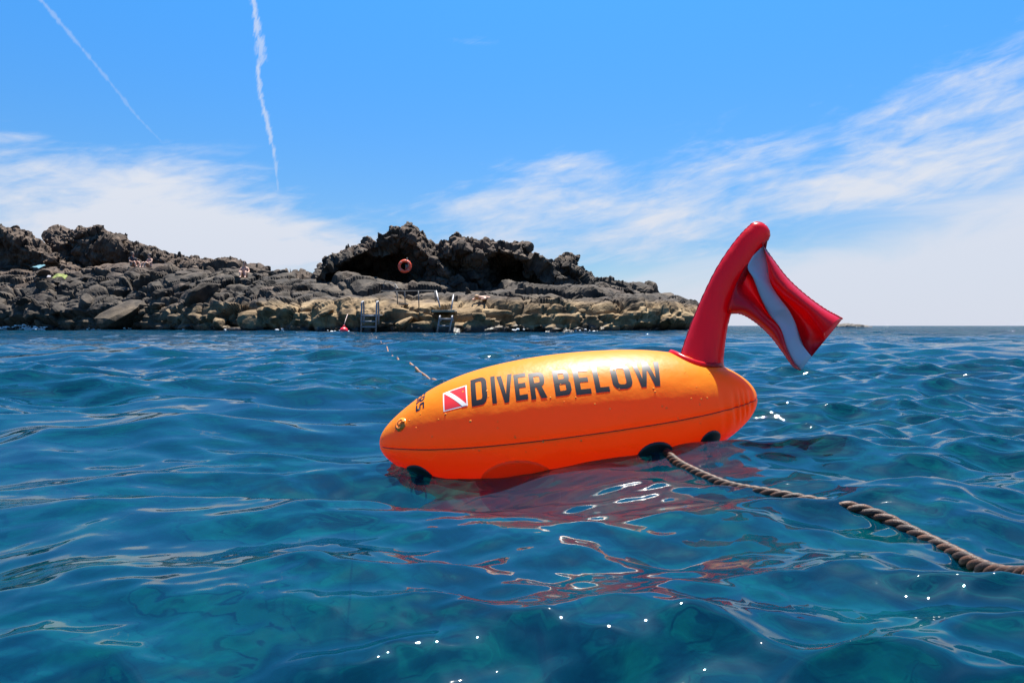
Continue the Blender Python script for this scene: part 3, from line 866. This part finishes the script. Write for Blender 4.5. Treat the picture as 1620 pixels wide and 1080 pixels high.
# the lettering that runs down over the nose
sE = s_of_px(670); dS = s_of_px(684) - sE
for k, ch in enumerate('ERS'):
    w, pieces = glyph(ch); parts = []
    base_t = R(1) + k * R(15.0)
    for q, loops in enumerate(pieces):
        v, f = subdiv_poly(loops)
        parts.append(([body_pt(sE + dS * p.y, base_t + R(12.0) * p.x / w, 0.0005 + 0.0001 * q) for p in v], f))
    v, f = joined(parts); o = bpart('letter', v, f, BLACK, body); o['label'] = 'small black printed letter %s on the nose' % ch

# ---- inflation valve near the nose
def frame_at(s, th):
    n = body_nrm(s, th); t = (AX - n * AX.dot(n)).normalized(); return body_pt(s, th), n, t, n.cross(t)
def lathe_on(c, n, t, w, prof, seg=28):
    vs, fs = [], []
    for r, h in prof:
        for q in range(seg):
            a = 2 * math.pi * q / seg; vs.append(c + t * (r * math.cos(a)) + w * (r * math.sin(a)) + n * h)
    for k in range(len(prof) - 1):
        for q in range(seg): fs.append((k * seg + q, k * seg + (q + 1) % seg, (k + 1) * seg + (q + 1) % seg, (k + 1) * seg + q))
    fs.append(tuple((len(prof) - 1) * seg + q for q in range(seg)))
    return vs, fs
sv = s_on_skin(634, R(48)); c, n, t, w = frame_at(sv, th_at(sv, 671))
v, f = lathe_on(c, n, t, w, [(.0135, -.002), (.0132, .0012), (.0105, .0016), (.0098, .0030), (.0078, .0034), (.0070, .0014), (.0050, .0012), (.0046, .0036), (.0030, .0042), (.0005, .0042)])
valve = bpart('valve', v, f, CLEAR)
v, f = tube([c + t * .004 + n * .004, c + t * .009 + n * .0048, c + t * .0125 + n * .002], .0014, 8); bpart('valve_strap', v, f, CLEAR, valve)

# ---- black handle patches with D rings, under the waterline edge
def patch_vf(s, th, a, b_, off, n=24, rings=8, dome=0.0):
    vs, fs = [], []
    for i in range(rings + 1):
        for q in range(n):
            rr_ = i / rings; an = 2 * math.pi * q / n
            r = max(rad_at(s), 0.03)
            vs.append(body_pt(min(max(s + a / BL * rr_ * math.cos(an), .01), .99), th + b_ / r * rr_ * math.sin(an), off + dome * (1 - rr_ ** 2)))
    for i in range(rings):
        for q in range(n): fs.append((i * n + q, i * n + (q + 1) % n, (i + 1) * n + (q + 1) % n, (i + 1) * n + q))
    rim = rings * n
    for q in range(n):
        an = 2 * math.pi * q / n
        vs.append(vs[rim + q] - (UPV * math.cos(th) - SIDE * math.sin(th)) * (off + .002))
    for q in range(n): fs.append((rim + q, rim + (q + 1) % n, rim + n + (q + 1) % n, rim + n + q))
    return vs, fs
def torus_vf(c, t, w, R0, r0, a0=0, a1=360, n=22, m=8):
    path = [c + t * (R0 * math.cos(R(a0 + (a1 - a0) * k / n))) + w * (R0 * math.sin(R(a0 + (a1 - a0) * k / n))) for k in range(n + 1)]
    return tube(path, r0, m, up=t.cross(w))
for px, row, a, b_, lab in ((661, 752, .027, .030, 'black'), (1036, 720, .034, .028, 'black'), (1124, 702, .022, .024, 'black')):
    s = s_on_skin(px, R(118)); th = R(130) if px == 1124 else th_at(s, row)
    v, f = patch_vf(s, th, a, b_, .0025, dome=.003)
    hp = bpart('handle_patch', v, f, BLACKR)
    c, n, t, w = frame_at(s, th + R(4))
    dn = Vector((0, 0, -1))
    v, f = joined([box_like for box_like in (tube([c + n * .004 - w * .0, c + n * .014 + dn * .012, c + n * .006 + dn * .026], .008, 10, squash=.35),)])
    bpart('webbing_loop', v, f, BLACKR, hp)
    v, f = torus_vf(c + n * .012 + dn * .022, t, (dn + n * .3).normalized(), .016, .0021)
    bpart('d_ring', v, f, STEEL, hp)

# ---- red keel pouch below the body, half under water
sk = s_on_skin(818, R(125)); thk = R(128)
v, f = patch_vf(sk, R(130), .066, .046, .0012, dome=.002); bpart('keel_patch', v, f, vinyl('keel_patch_red', (1.0, .17, .006), .38, .45, (1.0, .02, .002)))
kc = NOSE + AX * (BL * sk) - UPV * (rad_at(sk) * .82) - SIDE * .045
vs, fs = [], []
nn, mm = 28, 18
for i in range(mm + 1):
    ph = math.pi * i / mm
    for q in range(nn):
        an = 2 * math.pi * q / nn
        x = .075 * math.sin(ph) * math.cos(an); y = .028 * math.sin(ph) * math.sin(an); z = -.06 * math.cos(ph)
        vs.append(kc + AX * (x - .25 * z) + SIDE * (y - .12 * z) + UPV * (z - .012))
for i in range(mm):
    for q in range(nn): fs.append((i * nn + q, i * nn + (q + 1) % nn, (i + 1) * nn + (q + 1) % nn, (i + 1) * nn + q))
bpart('keel_pouch', vs, fs, DARKRED)

# ---- mast
MY = TAIL_Y + 0.004
edge_l = [(1072, 592), (1076, 570), (1086, 536), (1099, 500), (1115, 462), (1134, 424), (1155, 392), (1172, 371), (1184, 360)]
edge_r = [(1147, 592), (1144, 568), (1147, 540), (1152, 510), (1162, 478), (1176, 446), (1193, 416), (1208, 392), (1217, 376)]
ctr, wid = [], []
for (a, b_), (c_, d_) in zip(edge_l, edge_r):
    A_, C_ = P(a, b_, MY), P(c_, d_, MY); ctr.append((A_ + C_) / 2); wid.append((C_ - A_).length / 2)
ctrs = spline(ctr, 60); wids = np.interp(np.linspace(0, 1, 60), np.linspace(0, 1, len(wid)), wid)
# round end cap
dirn = (ctrs[-1] - ctrs[-7]).normalized()
cap_n = 10; base_r = wids[-1]
path = list(ctrs); rads = list(wids)
for k in range(1, cap_n + 1):
    a = k / cap_n * math.pi / 2 * 0.98
    path.append(ctrs[-1] + dirn * base_r * .85 * math.sin(a)); rads.append(base_r * math.cos(a))
v, f = tube(path, rads, 40, squash=[max(0.62, 1.0 - 0.9 * k / len(path)) for k in range(len(path))])
mast = bpart('mast', v, f, RED)
# weld piping along both edges of the mast
for sg in (1, -1):
    pp = []
    for k in range(len(path)):
        t = (path[min(k + 1, len(path) - 1)] - path[max(k - 1, 0)]).normalized(); sd_ = t.cross(Vector((0, 1, 0))).normalized()
        pp.append(path[k] + sd_ * (rads[k] * sg + 0.0004 * math.sin(k * 2.1)))
    v, f = tube(pp[6:], 0.0011, 6); bpart('weld_piping', v, f, DARKRED, mast)
# collar welded to the body at the foot
cc = []; cs_ = s_of_px(1109)
for q in range(49):
    an = 2 * math.pi * q / 48
    th = 0.0455 * math.sin(an) / rad_at(cs_)
    cc.append(body_pt(cs_ + .0445 * math.cos(an) / BL, th + R(1), 0.0005))
v, f = tube(cc, .0055, 8, cap=False); bpart('collar', v, f, RED, mast)

# ---- flag: three inflated panels between their weld lines, given as photo-plane curves at the flag's distance
FY = MY - 0.005
def curve(pts, n): return spline([Vector((x, y, 0)) for x, y in pts], n)
topE = [(1203, 382), (1222, 409), (1246, 440), (1274, 466), (1304, 488), (1324, 499), (1333, 504)]
strR = [(1208, 388), (1214, 419), (1219, 448), (1233, 471), (1247, 489), (1257, 508), (1265, 530), (1272, 548), (1284, 564)]
strL = [(1197, 392), (1183, 421), (1192, 441), (1204, 472), (1218, 498), (1235, 520), (1245, 551), (1257, 574), (1268, 585)]
botE = [(1172, 432), (1157, 466), (1150, 494), (1174, 497), (1196, 510), (1218, 530), (1238, 556), (1254, 578), (1266, 585)]
def panel(name, ca, cb, prof, back, mat, nu=70, nw=36):
    A_, B_ = curve(ca, nu), curve(cb, nu); vs = []
    for face in (0, 1):
        for i in range(nu):
            u = i / (nu - 1)
            for j in range(nw):
                w_ = j / (nw - 1); q = A_[i].lerp(B_[i], w_)
                d = prof(u, w_) if face == 0 else back(u, w_)
                vs.append(P(q.x, q.y, FY - d))
    n1 = nu * nw
    fs = []
    for i in range(nu - 1):
        for j in range(nw - 1):
            a = i * nw + j; fs.append((a, a + 1, a + nw + 1, a + nw)); fs.append((n1 + a, n1 + a + nw, n1 + a + nw + 1, n1 + a + 1))
    # close the rim
    rim = [i * nw for i in range(nu)] + [(nu - 1) * nw + j for j in range(1, nw)] + [i * nw + nw - 1 for i in range(nu - 2, -1, -1)] + [j for j in range(nw - 2, 0, -1)]
    for k in range(len(rim)):
        a, b_ = rim[k], rim[(k + 1) % len(rim)]; fs.append((a, n1 + a, n1 + b_, b_))
    return bpart(name, vs, fs, mat, flag)
flag = empty('flag', (0, 0, 0)); flag.parent = buoy
def ends(u, a=0.06, b_=0.08): return min(1.0, u / a) ** .5 * min(1.0, (1 - u) / b_) ** .5
def semi(x): return math.sqrt(max(0.0, 1 - (2 * x - 1) ** 2)) if 0 <= x <= 1 else 0.0
def prof_up(u, w):
    cut = 1.0 if u < .15 else 1.0 - .44 * min(1, (u - .15) / .45)
    tube_ = semi(w / cut) * (.014 + .024 * min(1, u * 2.5)) * ends(u)
    rec = 0.0
    if w > cut: rec = -.012 * math.sin(math.pi * (w - cut) / (1 - cut + 1e-6)) ** .8 * ends(u) - .002 * math.sin(u * 16 + w * 5)
    return .004 + tube_ + rec + .012 * u
def prof_wh(u, w):
    tw = math.sin(u * 9.0 + .6)
    return .004 + (.005 * semi(w) + .007 * (w - .5) * tw - .005 * math.sin(math.pi * w) * (1 if math.sin(u * 13) > 0 else .2) * abs(math.sin(u * 13))) * ends(u, .05, .05) + .012 * u
def prof_lo(u, w):
    cut = .10 + .38 * max(0, math.cos(u * 2.6))
    tube_ = semi((w - cut) / (1 - cut)) * (.014 + .014 * min(1, u * 3)) * ends(u) if w > cut else 0.0
    rec = -.012 * math.sin(math.pi * w / cut) ** .8 * ends(u) if w < cut else 0.0
    return .004 + tube_ + rec + .012 * u
thin = lambda u, w: -.008 - .020 * semi(w) * ends(u) + .012 * u
panel('red_panel', topE, strR, prof_up, thin, RED)
panel('white_panel', strR, strL, prof_wh, lambda u, w: -.009 - .006 * semi(w) * ends(u) + .012 * u, WHITE)
panel('red_panel', strL, botE, prof_lo, thin, RED)
def piping(pts, n=90, jag=.0006, d0=.004):
    c_ = curve(pts, n)
    return tube([P(q.x, q.y, FY - d0 - .012 * k / (n - 1) + jag * math.sin(k * 2.4)) + Vector((0, 0, jag * math.sin(k * 1.9))) for k, q in enumerate(c_)], .0012, 6)
for e in (topE, botE[2:]):
    v, f = piping(e); bpart('weld_piping', v, f, RED, flag)
v, f = tube([P(1207, 372, MY), P(1211, 382, MY - .004), P(1209, 392, MY - .006)], [.005, .004, .004], 8); bpart('flag_tie', v, f, RED, flag)

# ---- water beads on the skin
parts = []
rr_ = random.Random(4)
for k in range(70):
    s = rr_.uniform(.06, .9); th = rr_.uniform(R(40), R(105))
    c, n, t, w = frame_at(s, th); q = rr_.uniform(.0005, .0018) * (1.4 if rr_.random() < .15 else 1)
    prof = [(q, -.0002), (q * .93, q * .15), (q * .7, q * .30), (q * .35, q * .38), (q * .02, q * .40)]
    parts.append(lathe_on(c, n, t, w, prof, 8))
v, f = joined(parts)
m, bs, b = pmat('water_bead', (1.0, .30, .02), 0.03); bs.inputs['Specular IOR Level'].default_value = 0.8
o = bpart('water_beads', v, f, m); o['kind'] = 'stuff'

# ----------------------------------------------------------------- ropes
def rope_material(name, c0, c1, sc):
    m, bs, b = pmat(name, c0, 0.6)
    tc = b.node('ShaderNodeTexCoord')
    n1 = b.noise(tc.outputs['Object'], sc, 4, 0.6)
    b.put(bs.inputs['Base Color'], b.ramp(n1, [(.35, c0), (.62, c1)]))
    b.l.new(b.bump(b.noise(tc.outputs['Object'], sc * 9, 2, .5), .6, .001), bs.inputs['Normal'])
    return m
def rope(name, label, pts, r, dz, mats, pitch, n, lift=0.0, smooth=12, sig=0):
    """three strands laid round a path that floats on the water; pts are (px,py,dz)"""
    ctl = []
    for px, py, z in pts:
        q = Psea(px, py, lift + dz + z); ctl.append(Vector((q.x, q.y, z)))
    way = spline(ctl, n)
    zz = waves(np.array([p.x for p in way]), np.array([p.y for p in way]))[2]
    if sig:                                               # the rope is too stiff to follow every ripple
        kk = np.exp(-0.5 * (np.arange(-3 * sig, 3 * sig + 1) / sig) ** 2); kk /= kk.sum()
        zz = np.convolve(np.pad(zz, 3 * sig, mode='edge'), kk, 'valid')
    path = [Vector((p.x, p.y, h + dz + p.z)) for p, h in zip(way, zz)]
    for _ in range(smooth): path = [path[0]] + [(path[k - 1] + path[k] * 2 + path[k + 1]) / 4 for k in range(1, n - 1)] + [path[-1]]
    t = empty(name, path[n // 2]); tag(t, label, 'rope')
    inv = Matrix.Translation(-path[n // 2])
    cum = [0.0]
    for k in range(1, n): cum.append(cum[-1] + (path[k] - path[k - 1]).length)
    for q in range(3):
        sp = []
        for k in range(n):
            d = (path[min(k + 1, n - 1)] - path[max(k - 1, 0)]).normalized(); sd_ = d.cross(Vector((0, 0, 1))).normalized(); up = sd_.cross(d)
            a = 2 * math.pi * (q / 3 + cum[k] / pitch)
            sp.append(inv @ (path[k] + sd_ * (r * .5 * math.cos(a)) + up * (r * .5 * math.sin(a))))
        v, f = tube(sp, r * .56, 8)
        link('strand', mesh_py('strand', v, f), mats[q % len(mats)], t)
    return t
RM1 = rope_material('rope_tan', (0.022, .007, .002), (.075, .029, .011), 60)
RM2 = rope_material('rope_brown', (0.010, .004, .0025), (.038, .019, .011), 60)
rope('mooring_rope', 'thick brown three strand rope trailing from the buoy to the lower right corner',
     [(1044, 722, -.010), (1058, 732, .000), (1090, 748, .002), (1130, 764, .001), (1200, 790, -.001), (1300, 815, -.004), (1400, 833, -.004), (1490, 862, 0), (1570, 900, .008), (1640, 936, .013), (1720, 985, .015)], .0082, -.0022, [RM1, RM2, RM1], .05, 420, 0.03, 3, 16)
RM3 = rope_material('rope_orange', (0.12, .05, .025), (.30, .16, .09), 20)
rope('shore_rope', 'thin orange brown rope floating between the buoy and the left ladder',
     [(760, 640, 0), (700, 600, 0), (675, 586, 0), (640, 576, -.004), (626, 568, .002), (612, 550, .004), (600, 538, .0), (588, 529, .0), (584, 525, .0)], .009, -.002, [RM3], .09, 500, 0.0, 60)

# ----------------------------------------------------------------- things on the shore
METAL, _, _ = pmat('galvanised_rail', (0.20, 0.205, 0.22), 0.45, 0.4)
RAILGREY, _, _ = pmat('weathered_rail', (0.10, 0.10, 0.10), 0.55, 0.3)
RINGRED, _, _ = pmat('life_ring_red', (0.80, 0.09, 0.035), 0.5)
RINGWHITE, _, _ = pmat('life_ring_band', (0.35, 0.26, 0.22), 0.5)
FLOAT, _, _ = pmat('float_red', (0.80, 0.02, 0.04), 0.4)
CONC, bs_c, b_c = pmat('concrete', (0.42, 0.36, 0.28), 0.9)
b_c.put(bs_c.inputs['Base Color'], b_c.ramp(b_c.noise(b_c.node('ShaderNodeTexCoord').outputs['Object'], 5, 4), [(.35, (.26, .21, .15)), (.65, (.50, .44, .34))]))

def local(root, vf):
    return [Vector(v) - root.location for v in vf[0]], vf[1]
def spart(name, root, vf, mat, parent=None):
    v, f = local(root, vf); return link(name, mesh_py(name, v, f), mat, parent or root)
def rail(pts, r=.024, n=None):
    pts = [Vector(p) for p in pts]
    return tube(pts if n is None else spline(pts, n), r, 8)

def ladder(label, px, D, rungs, top_py, bot_py, half_px, lean, hoop):
    root = empty('ladder', P(px, bot_py, D)); tag(root, label, 'ladder', 'swim ladders on the rocks')
    for sg in (-1, 1):
        b0 = P(px + sg * half_px - lean, bot_py + 6, D); t0 = P(px + sg * half_px * 1.03 + lean, top_py + 3, D + .05)
        pts = [b0, b0.lerp(t0, .5), t0, t0 + Vector((0, .06, .06)), t0 + Vector((0, .20, .07)), t0 + Vector((0, .34, .0)), t0 + Vector((0, .36, -hoop))]
        spart('side_rail', root, rail(pts[:2] + spline(pts[2:], 14), .030), METAL)
    for py in rungs:
        f_ = (bot_py - py) / (bot_py - top_py); x = px + lean * (2 * f_ - 1)
        a, c_ = P(x - half_px, py, D + .03 * f_), P(x + half_px, py, D + .03 * f_)
        d = Vector((0, .06, 0))
        vs_, fs_ = joined([box_vf(a.x, c_.x, a.y - .05, a.y + .05, a.z - .028, a.z + .028)])
        spart('rung', root, (vs_, fs_), METAL)
    return root
ladder('upright steel swim ladder beside the small red float', 583.5, 25.7, [499.5, 508.5, 517], 477, 521, 11.5, .6, .75)
lad2 = ladder('slanting steel swim ladder below the railing, right of the other ladder', 703, 25.6, [504.5, 515.5], 500, 521, 9.5, 2.2, .12)
# its tall grab rails
for x0, y0, x1, y1 in ((690, 460, 696, 486), (717.5, 466, 713.5, 492)):
    spart('grab_rail', lad2, rail([P(x0, y0, 27.2), P((x0 + x1) / 2, (y0 + y1) / 2, 27.0), P(x1, y1, 26.8)], .028), METAL)
# concrete landings
def slab(label, px0, px1, py0, py1, D, depth):
    a, c_ = P(px0, py1, D), P(px1, py0, D)
    root = P((px0 + px1) / 2, py1, D)
    bm = bmesh.new(); v, f = box_vf(a.x - root.x, c_.x - root.x, 0, depth, 0, c_.z - a.z)
    bv = [bm.verts.new(p) for p in v]
    for q in f: bm.faces.new([bv[i] for i in q])
    bmesh.ops.recalc_face_normals(bm, faces=bm.faces)
    bmesh.ops.bevel(bm, geom=bm.edges[:], offset=.03, segments=2, affect='EDGES')
    me = bpy.data.meshes.new('landing_step'); bm.to_mesh(me); bm.free()
    o = link('landing_step', me, CONC); o.location = root; tag(o, label, 'step', 'concrete steps at the ladders'); return o
slab('narrow pale concrete step behind the upright ladder', 577, 603, 496.5, 500, 26.9, 1.2)
slab('dark edged concrete landing above the slanting ladder', 682, 720, 490, 493.5, 26.7, 1.3)
slab('short concrete step at the foot of the railing', 630, 644, 479, 482, 27.6, 1.0)

# handrail
hr = empty('handrail', P(665, 482, 27.6)); tag(hr, 'thin grey metal handrail on posts along the path above the ladders', 'railing')
spart('top_rail', hr, rail([P(603, 460.5, 28.2), P(628, 460.5, 28.0), P(664, 460, 27.6), P(689, 460, 27.2)], .016), RAILGREY)
for px, y0, y1, D in ((628, 460.5, 478, 28.0), (640, 460.5, 476, 27.9), (662, 460, 486, 27.6), (688, 460, 474, 27.2)):
    spart('post', hr, rail([P(px, y0, D), P(px + 1.0, y1 + 3, D)], .022), RAILGREY)
hr2 = empty('handrail', P(616, 452, 31)); tag(hr2, 'short bent grey handrail below the life ring', 'railing')
spart('top_rail', hr2, rail([P(607, 456, 31.5), P(608, 446, 31.5), P(613, 445.5, 31.4), P(620, 448, 31.2), P(625, 449.5, 31), P(630, 457, 30.7)], .018, 30), RAILGREY)
spart('post', hr2, rail([P(625, 449.5, 31), P(625.5, 466, 31)], .022), RAILGREY)

# life ring
lc = P(640.5, 421, 35.2); lr = empty('life_ring', lc); tag(lr, 'round orange red life ring hanging on the dark rock wall', 'life ring')
v, f = torus_vf(lc, Vector((1, 0, 0)), Vector((0, .15, .99)), .265, .062, n=48, m=14)
spart('ring', lr, (v, f), RINGRED)
for k in range(4):
    a = 45 + 90 * k
    v, f = torus_vf(lc, Vector((1, 0, 0)), Vector((0, .15, .99)), .265, .065, a - 4, a + 4, n=6, m=14); spart('band', lr, (v, f), RINGWHITE)
v, f = torus_vf(lc, Vector((1, 0, 0)), Vector((0, .15, .99)), .335, .011, n=40, m=6); spart('grab_line', lr, (v, f), RINGRED)
spart('bracket', lr, joined([rail([lc + Vector((.10, .05, .36)), lc + Vector((.09, .6, .25))], .03), rail([lc + Vector((.10, .05, .42)), lc + Vector((.10, .05, .2))], .022), box_vf(lc.x + .02, lc.x + .16, lc.y + .02, lc.y + .14, lc.z - .16, lc.z + .1)]), RAILGREY)
# rock rib that carries the ring

# red float with its line to the rock
fc = P(544, 517.5, 26.0); fc.z = 0.06
fl = empty('mooring_float', fc); tag(fl, 'small round red float tied by a short line, left of the upright ladder', 'float')
v, f = [], []
for i in range(13):
    ph = math.pi * i / 12; rr0 = .15 * math.sin(ph) * (1 + .08 * math.cos(ph))
    for q in range(20): v.append(fc + Vector((rr0 * math.cos(q * math.pi / 10), rr0 * math.sin(q * math.pi / 10), .16 * math.cos(ph))))
for i in range(12):
    for q in range(20): f.append((i * 20 + q, i * 20 + (q + 1) % 20, (i + 1) * 20 + (q + 1) % 20, (i + 1) * 20 + q))
spart('ball', fl, (v, f), FLOAT)
v, f = torus_vf(fc + Vector((0, 0, .19)), Vector((1, 0, 0)), Vector((0, 0, 1)), .035, .012); spart('eye', fl, (v, f), FLOAT)
spart('line', fl, rail([fc + Vector((0, 0, .2)), P(547, 505, 26.3), P(550, 497, 26.8)], .013), RINGWHITE)

# ----------------------------------------------------------------- people and their towels
def skin_mesh(name, joints, bones, sub=2):
    me = bpy.data.meshes.new(name); me.from_pydata([j[:3] for j in joints], bones, []); o = bpy.data.objects.new(name, me); COL.objects.link(o)
    md = o.modifiers.new('s', 'SKIN'); md2 = o.modifiers.new('d', 'SUBSURF'); md2.levels = sub; md2.render_levels = sub
    for k, j in enumerate(joints):
        rx = j[3]; ry = j[4] if len(j) > 4 else j[3]
        me.skin_vertices[0].data[k].radius = (rx, ry)
    me.skin_vertices[0].data[0].use_root = True
    bpy.context.view_layer.update()
    dg = bpy.context.evaluated_depsgraph_get()
    res = bpy.data.meshes.new_from_object(o.evaluated_get(dg)); bpy.data.objects.remove(o); res.name = name
    res.polygons.foreach_set('use_smooth', [True] * len(res.polygons))
    return res
SKINM, _, _ = pmat('skin', (0.36, 0.19, 0.13), 0.55)
SKINP, _, _ = pmat('pale_skin', (0.46, 0.27, 0.19), 0.55)
HAIR, _, _ = pmat('dark_hair', (0.03, 0.018, 0.012), 0.6)
def ellip(c, r, n=12, m=8, top=0.0):
    vs, fs = [], []
    for i in range(m + 1):
        ph = math.pi * (top + (1 - top) * i / m) if top >= 0 else math.pi * i / m
        for q in range(n): vs.append(Vector((c[0] + r[0] * math.sin(ph) * math.cos(2 * math.pi * q / n), c[1] + r[1] * math.sin(ph) * math.sin(2 * math.pi * q / n), c[2] + r[2] * math.cos(ph))))
    for i in range(m):
        for q in range(n): fs.append((i * n + q, i * n + (q + 1) % n, (i + 1) * n + (q + 1) % n, (i + 1) * n + q))
    return vs, fs
def sitting(label, px, py_seat, D, rot, skin, shirt=None, scale=1.0):
    root = empty('person', P(px, py_seat - 3, D - 2.0)); root.rotation_euler = (0, 0, rot); root.scale = (scale,) * 3; tag(root, label, 'person')
    J = [(0, 0, .12, .15, .12), (0, .01, .32, .13, .10), (0, .02, .50, .16, .10), (0, .0, .60, .06, .055), (0, -.02, .68, .055, .06), (0, -.03, .78, .085, .10), (0, -.03, .86, .06, .07),
         (.17, .02, .53, .06), (.24, -.08, .34, .045), (.20, -.30, .28, .035), (.19, -.38, .27, .035),
         (-.17, .02, .53, .06), (-.24, -.08, .34, .045), (-.20, -.30, .28, .035), (-.19, -.38, .27, .035),
         (.10, -.03, .10, .095), (.13, -.38, .34, .065), (.12, -.52, .03, .045), (.12, -.66, .0, .035),
         (-.10, -.03, .10, .095), (-.13, -.38, .34, .065), (-.12, -.52, .03, .045), (-.12, -.66, .0, .035)]
    B = [(0, 1), (1, 2), (2, 3), (3, 4), (4, 5), (5, 6), (2, 7), (7, 8), (8, 9), (9, 10), (2, 11), (11, 12), (12, 13), (13, 14), (0, 15), (15, 16), (16, 17), (17, 18), (0, 19), (19, 20), (20, 21), (21, 22)]
    link('body', skin_mesh('body', J, B), skin, root)
    hv, hf = ellip((0, .015, .81), (.10, .12, .115)); link('hair', mesh_py('hair', hv, hf), HAIR, root)
    for sg in (-1, 1):
        hv, hf = ellip((sg * .033, -.115, .785), (.012, .01, .008), 8, 5); link('eye', mesh_py('eye', hv, hf), HAIR, root)
    if shirt is not None:
        J2 = [(0, .01, .14, .165, .135), (0, .015, .33, .15, .12), (0, .02, .50, .175, .12), (.18, .02, .53, .075), (.235, -.05, .40, .06), (-.18, .02, .53, .075), (-.235, -.05, .40, .06), (0, .0, .585, .075)]
        link('shirt', skin_mesh('shirt', J2, [(0, 1), (1, 2), (2, 3), (3, 4), (2, 5), (5, 6), (2, 7)]), shirt, root)
    else:
        J2 = [(0, 0, .05, .16, .13), (0, 0, .15, .165, .135)]
        link('swimwear', skin_mesh('swimwear', J2, [(0, 1)]), pmat('swimwear', (.10, .05, .08), .8)[0], root)
    return root
NAVY, _, _ = pmat('dark_shirt', (0.012, 0.016, 0.028), 0.9)
sitting('person in a dark shirt sitting on the boulders, leaning forward', 210, 426, 46, R(60), SKINM, NAVY, 1.05)
sitting('bare shouldered person sitting beside the one in a dark shirt', 237, 427, 46, R(-25), SKINP, None, 1.0)
sitting('bare shouldered person sitting alone by the small black bench of rock', 387, 443, 38, R(10), SKINP, None, .95)
def lying():
    root = empty('person', P(771, 477.5, 29.2)); tag(root, 'person lying on the rock ledge, sunbathing, right of the slanting ladder', 'person'); root.rotation_euler = (0, R(3), R(48))
    J = [(.05, 0, .13, .15, .11), (-.12, 0, .14, .13, .10), (-.30, 0, .15, .16, .10), (-.43, 0, .15, .06), (-.50, 0, .15, .06), (-.58, 0, .14, .09, .10), (-.66, 0, .13, .06),
         (-.32, -.19, .13, .055), (-.50, -.34, .08, .042), (-.62, -.22, .05, .035), (-.32, .19, .13, .055), (-.45, .38, .08, .042), (-.58, .26, .05, .035),
         (.12, -.10, .12, .095), (.48, -.12, .10, .062), (.85, -.13, .07, .042), (.95, -.15, .05, .03), (.12, .10, .12, .095), (.48, .12, .10, .062), (.85, .13, .07, .042), (.95, .15, .05, .03)]
    B = [(0, 1), (1, 2), (2, 3), (3, 4), (4, 5), (5, 6), (2, 7), (7, 8), (8, 9), (2, 10), (10, 11), (11, 12), (0, 13), (13, 14), (14, 15), (15, 16), (0, 17), (17, 18), (18, 19), (19, 20)]
    link('body', skin_mesh('body', J, B), SKINP, root)
    hv, hf = ellip((-.62, .01, .16), (.10, .10, .09)); link('hair', mesh_py('hair', hv, hf), pmat('fair_hair', (.35, .2, .1), .7)[0], root)
    J2 = [(.0, 0, .135, .155, .118), (.12, 0, .13, .16, .118), (.22, -.07, .125, .10), (.22, .07, .125, .10)]
    link('swimwear', skin_mesh('swimwear', J2, [(0, 1), (1, 2), (1, 3)]), pmat('patterned_swimwear', (.65, .5, .55), .8)[0], root)
lying()

def cloth(name, label, cat, px, py, D, w, d, color, seed, hump=.08):
    n = 16; r = np.random.default_rng(seed)
    g = np.linspace(-.5, .5, n); X, Y = np.meshgrid(g, g, indexing='ij')
    p = np.stack([X.ravel() * w, Y.ravel() * d, np.zeros(n * n)], -1)
    p[:, 2] = hump * (1.2 + fbm(p * 5 + seed, 3, .5, seed)) * (1 - (2 * X.ravel()) ** 4 * .6) - .25 * Y.ravel() * 0 + Y.ravel() * d * .5
    top = p.copy(); bot = p.copy(); bot[:, 2] -= .02
    f1 = grid_faces(n, n); f2 = f1[:, ::-1] + n * n
    rim = [i * n for i in range(n)] + [(n - 1) * n + j for j in range(1, n)] + [i * n + n - 1 for i in range(n - 2, -1, -1)] + [j for j in range(n - 2, 0, -1)]
    side = np.array([(rim[k], rim[k] + n * n, rim[(k + 1) % len(rim)] + n * n, rim[(k + 1) % len(rim)]) for k in range(len(rim))])
    o = link(name, mesh_np(name, np.concatenate([top, bot]), np.concatenate([f1, f2, side])), pmat(name + '_cloth', color, .9)[0])
    o.location = P(px, py, D); o.rotation_euler = (0, 0, r.uniform(-.4, .4)); tag(o, label, cat); return o
cloth('towel', 'light blue towel spread on the rocks at far left', 'towel', 60, 423, 48, .75, .5, (.10, .22, .26), 3)
cloth('towel', 'yellow green towel crumpled on the rocks below the blue one', 'towel', 94, 440, 46, .8, .5, (.17, .20, .05), 5, .14)
cloth('bag', 'small white bag beside the yellow green towel', 'bag', 77, 439, 46, .2, .2, (.35, .33, .35), 9, .12)

# white wash where the swell works at the foot of the rocks
def foam():
    r = np.random.default_rng(77); parts = []
    spots = [(r.uniform(-60, 75), r.uniform(0, 1)) for _ in range(46)] + [(r.uniform(75, 1100), r.uniform(0, .6)) for _ in range(14)]
    shp = np.array([[c[0], c[1]] for c in SH])
    for px, k in spots:
        D = np.interp(px, shp[:, 0], shp[:, 1]) - r.uniform(.0, .5); c = P(px, 517, D); c.z = r.uniform(.0, .10 + .22 * (px < 75) * k)
        for q in range(int(r.integers(3, 9))):
            d = Vector((r.normal(0, .18), r.normal(0, .08), r.normal(0, .03))); a = r.uniform(.02, .07)
            parts.append(ellip(c + d, (a * r.uniform(1, 2.4), a, a * r.uniform(.4, .9)), 7, 4))
    v, f = joined(parts)
    o = link('surf_foam', mesh_py('surf_foam', v, f), pmat('surf_foam', (.75, .78, .80), .8)[0]); tag(o, 'white wash of foam along the foot of the rocks', 'foam', kind='stuff')
foam()
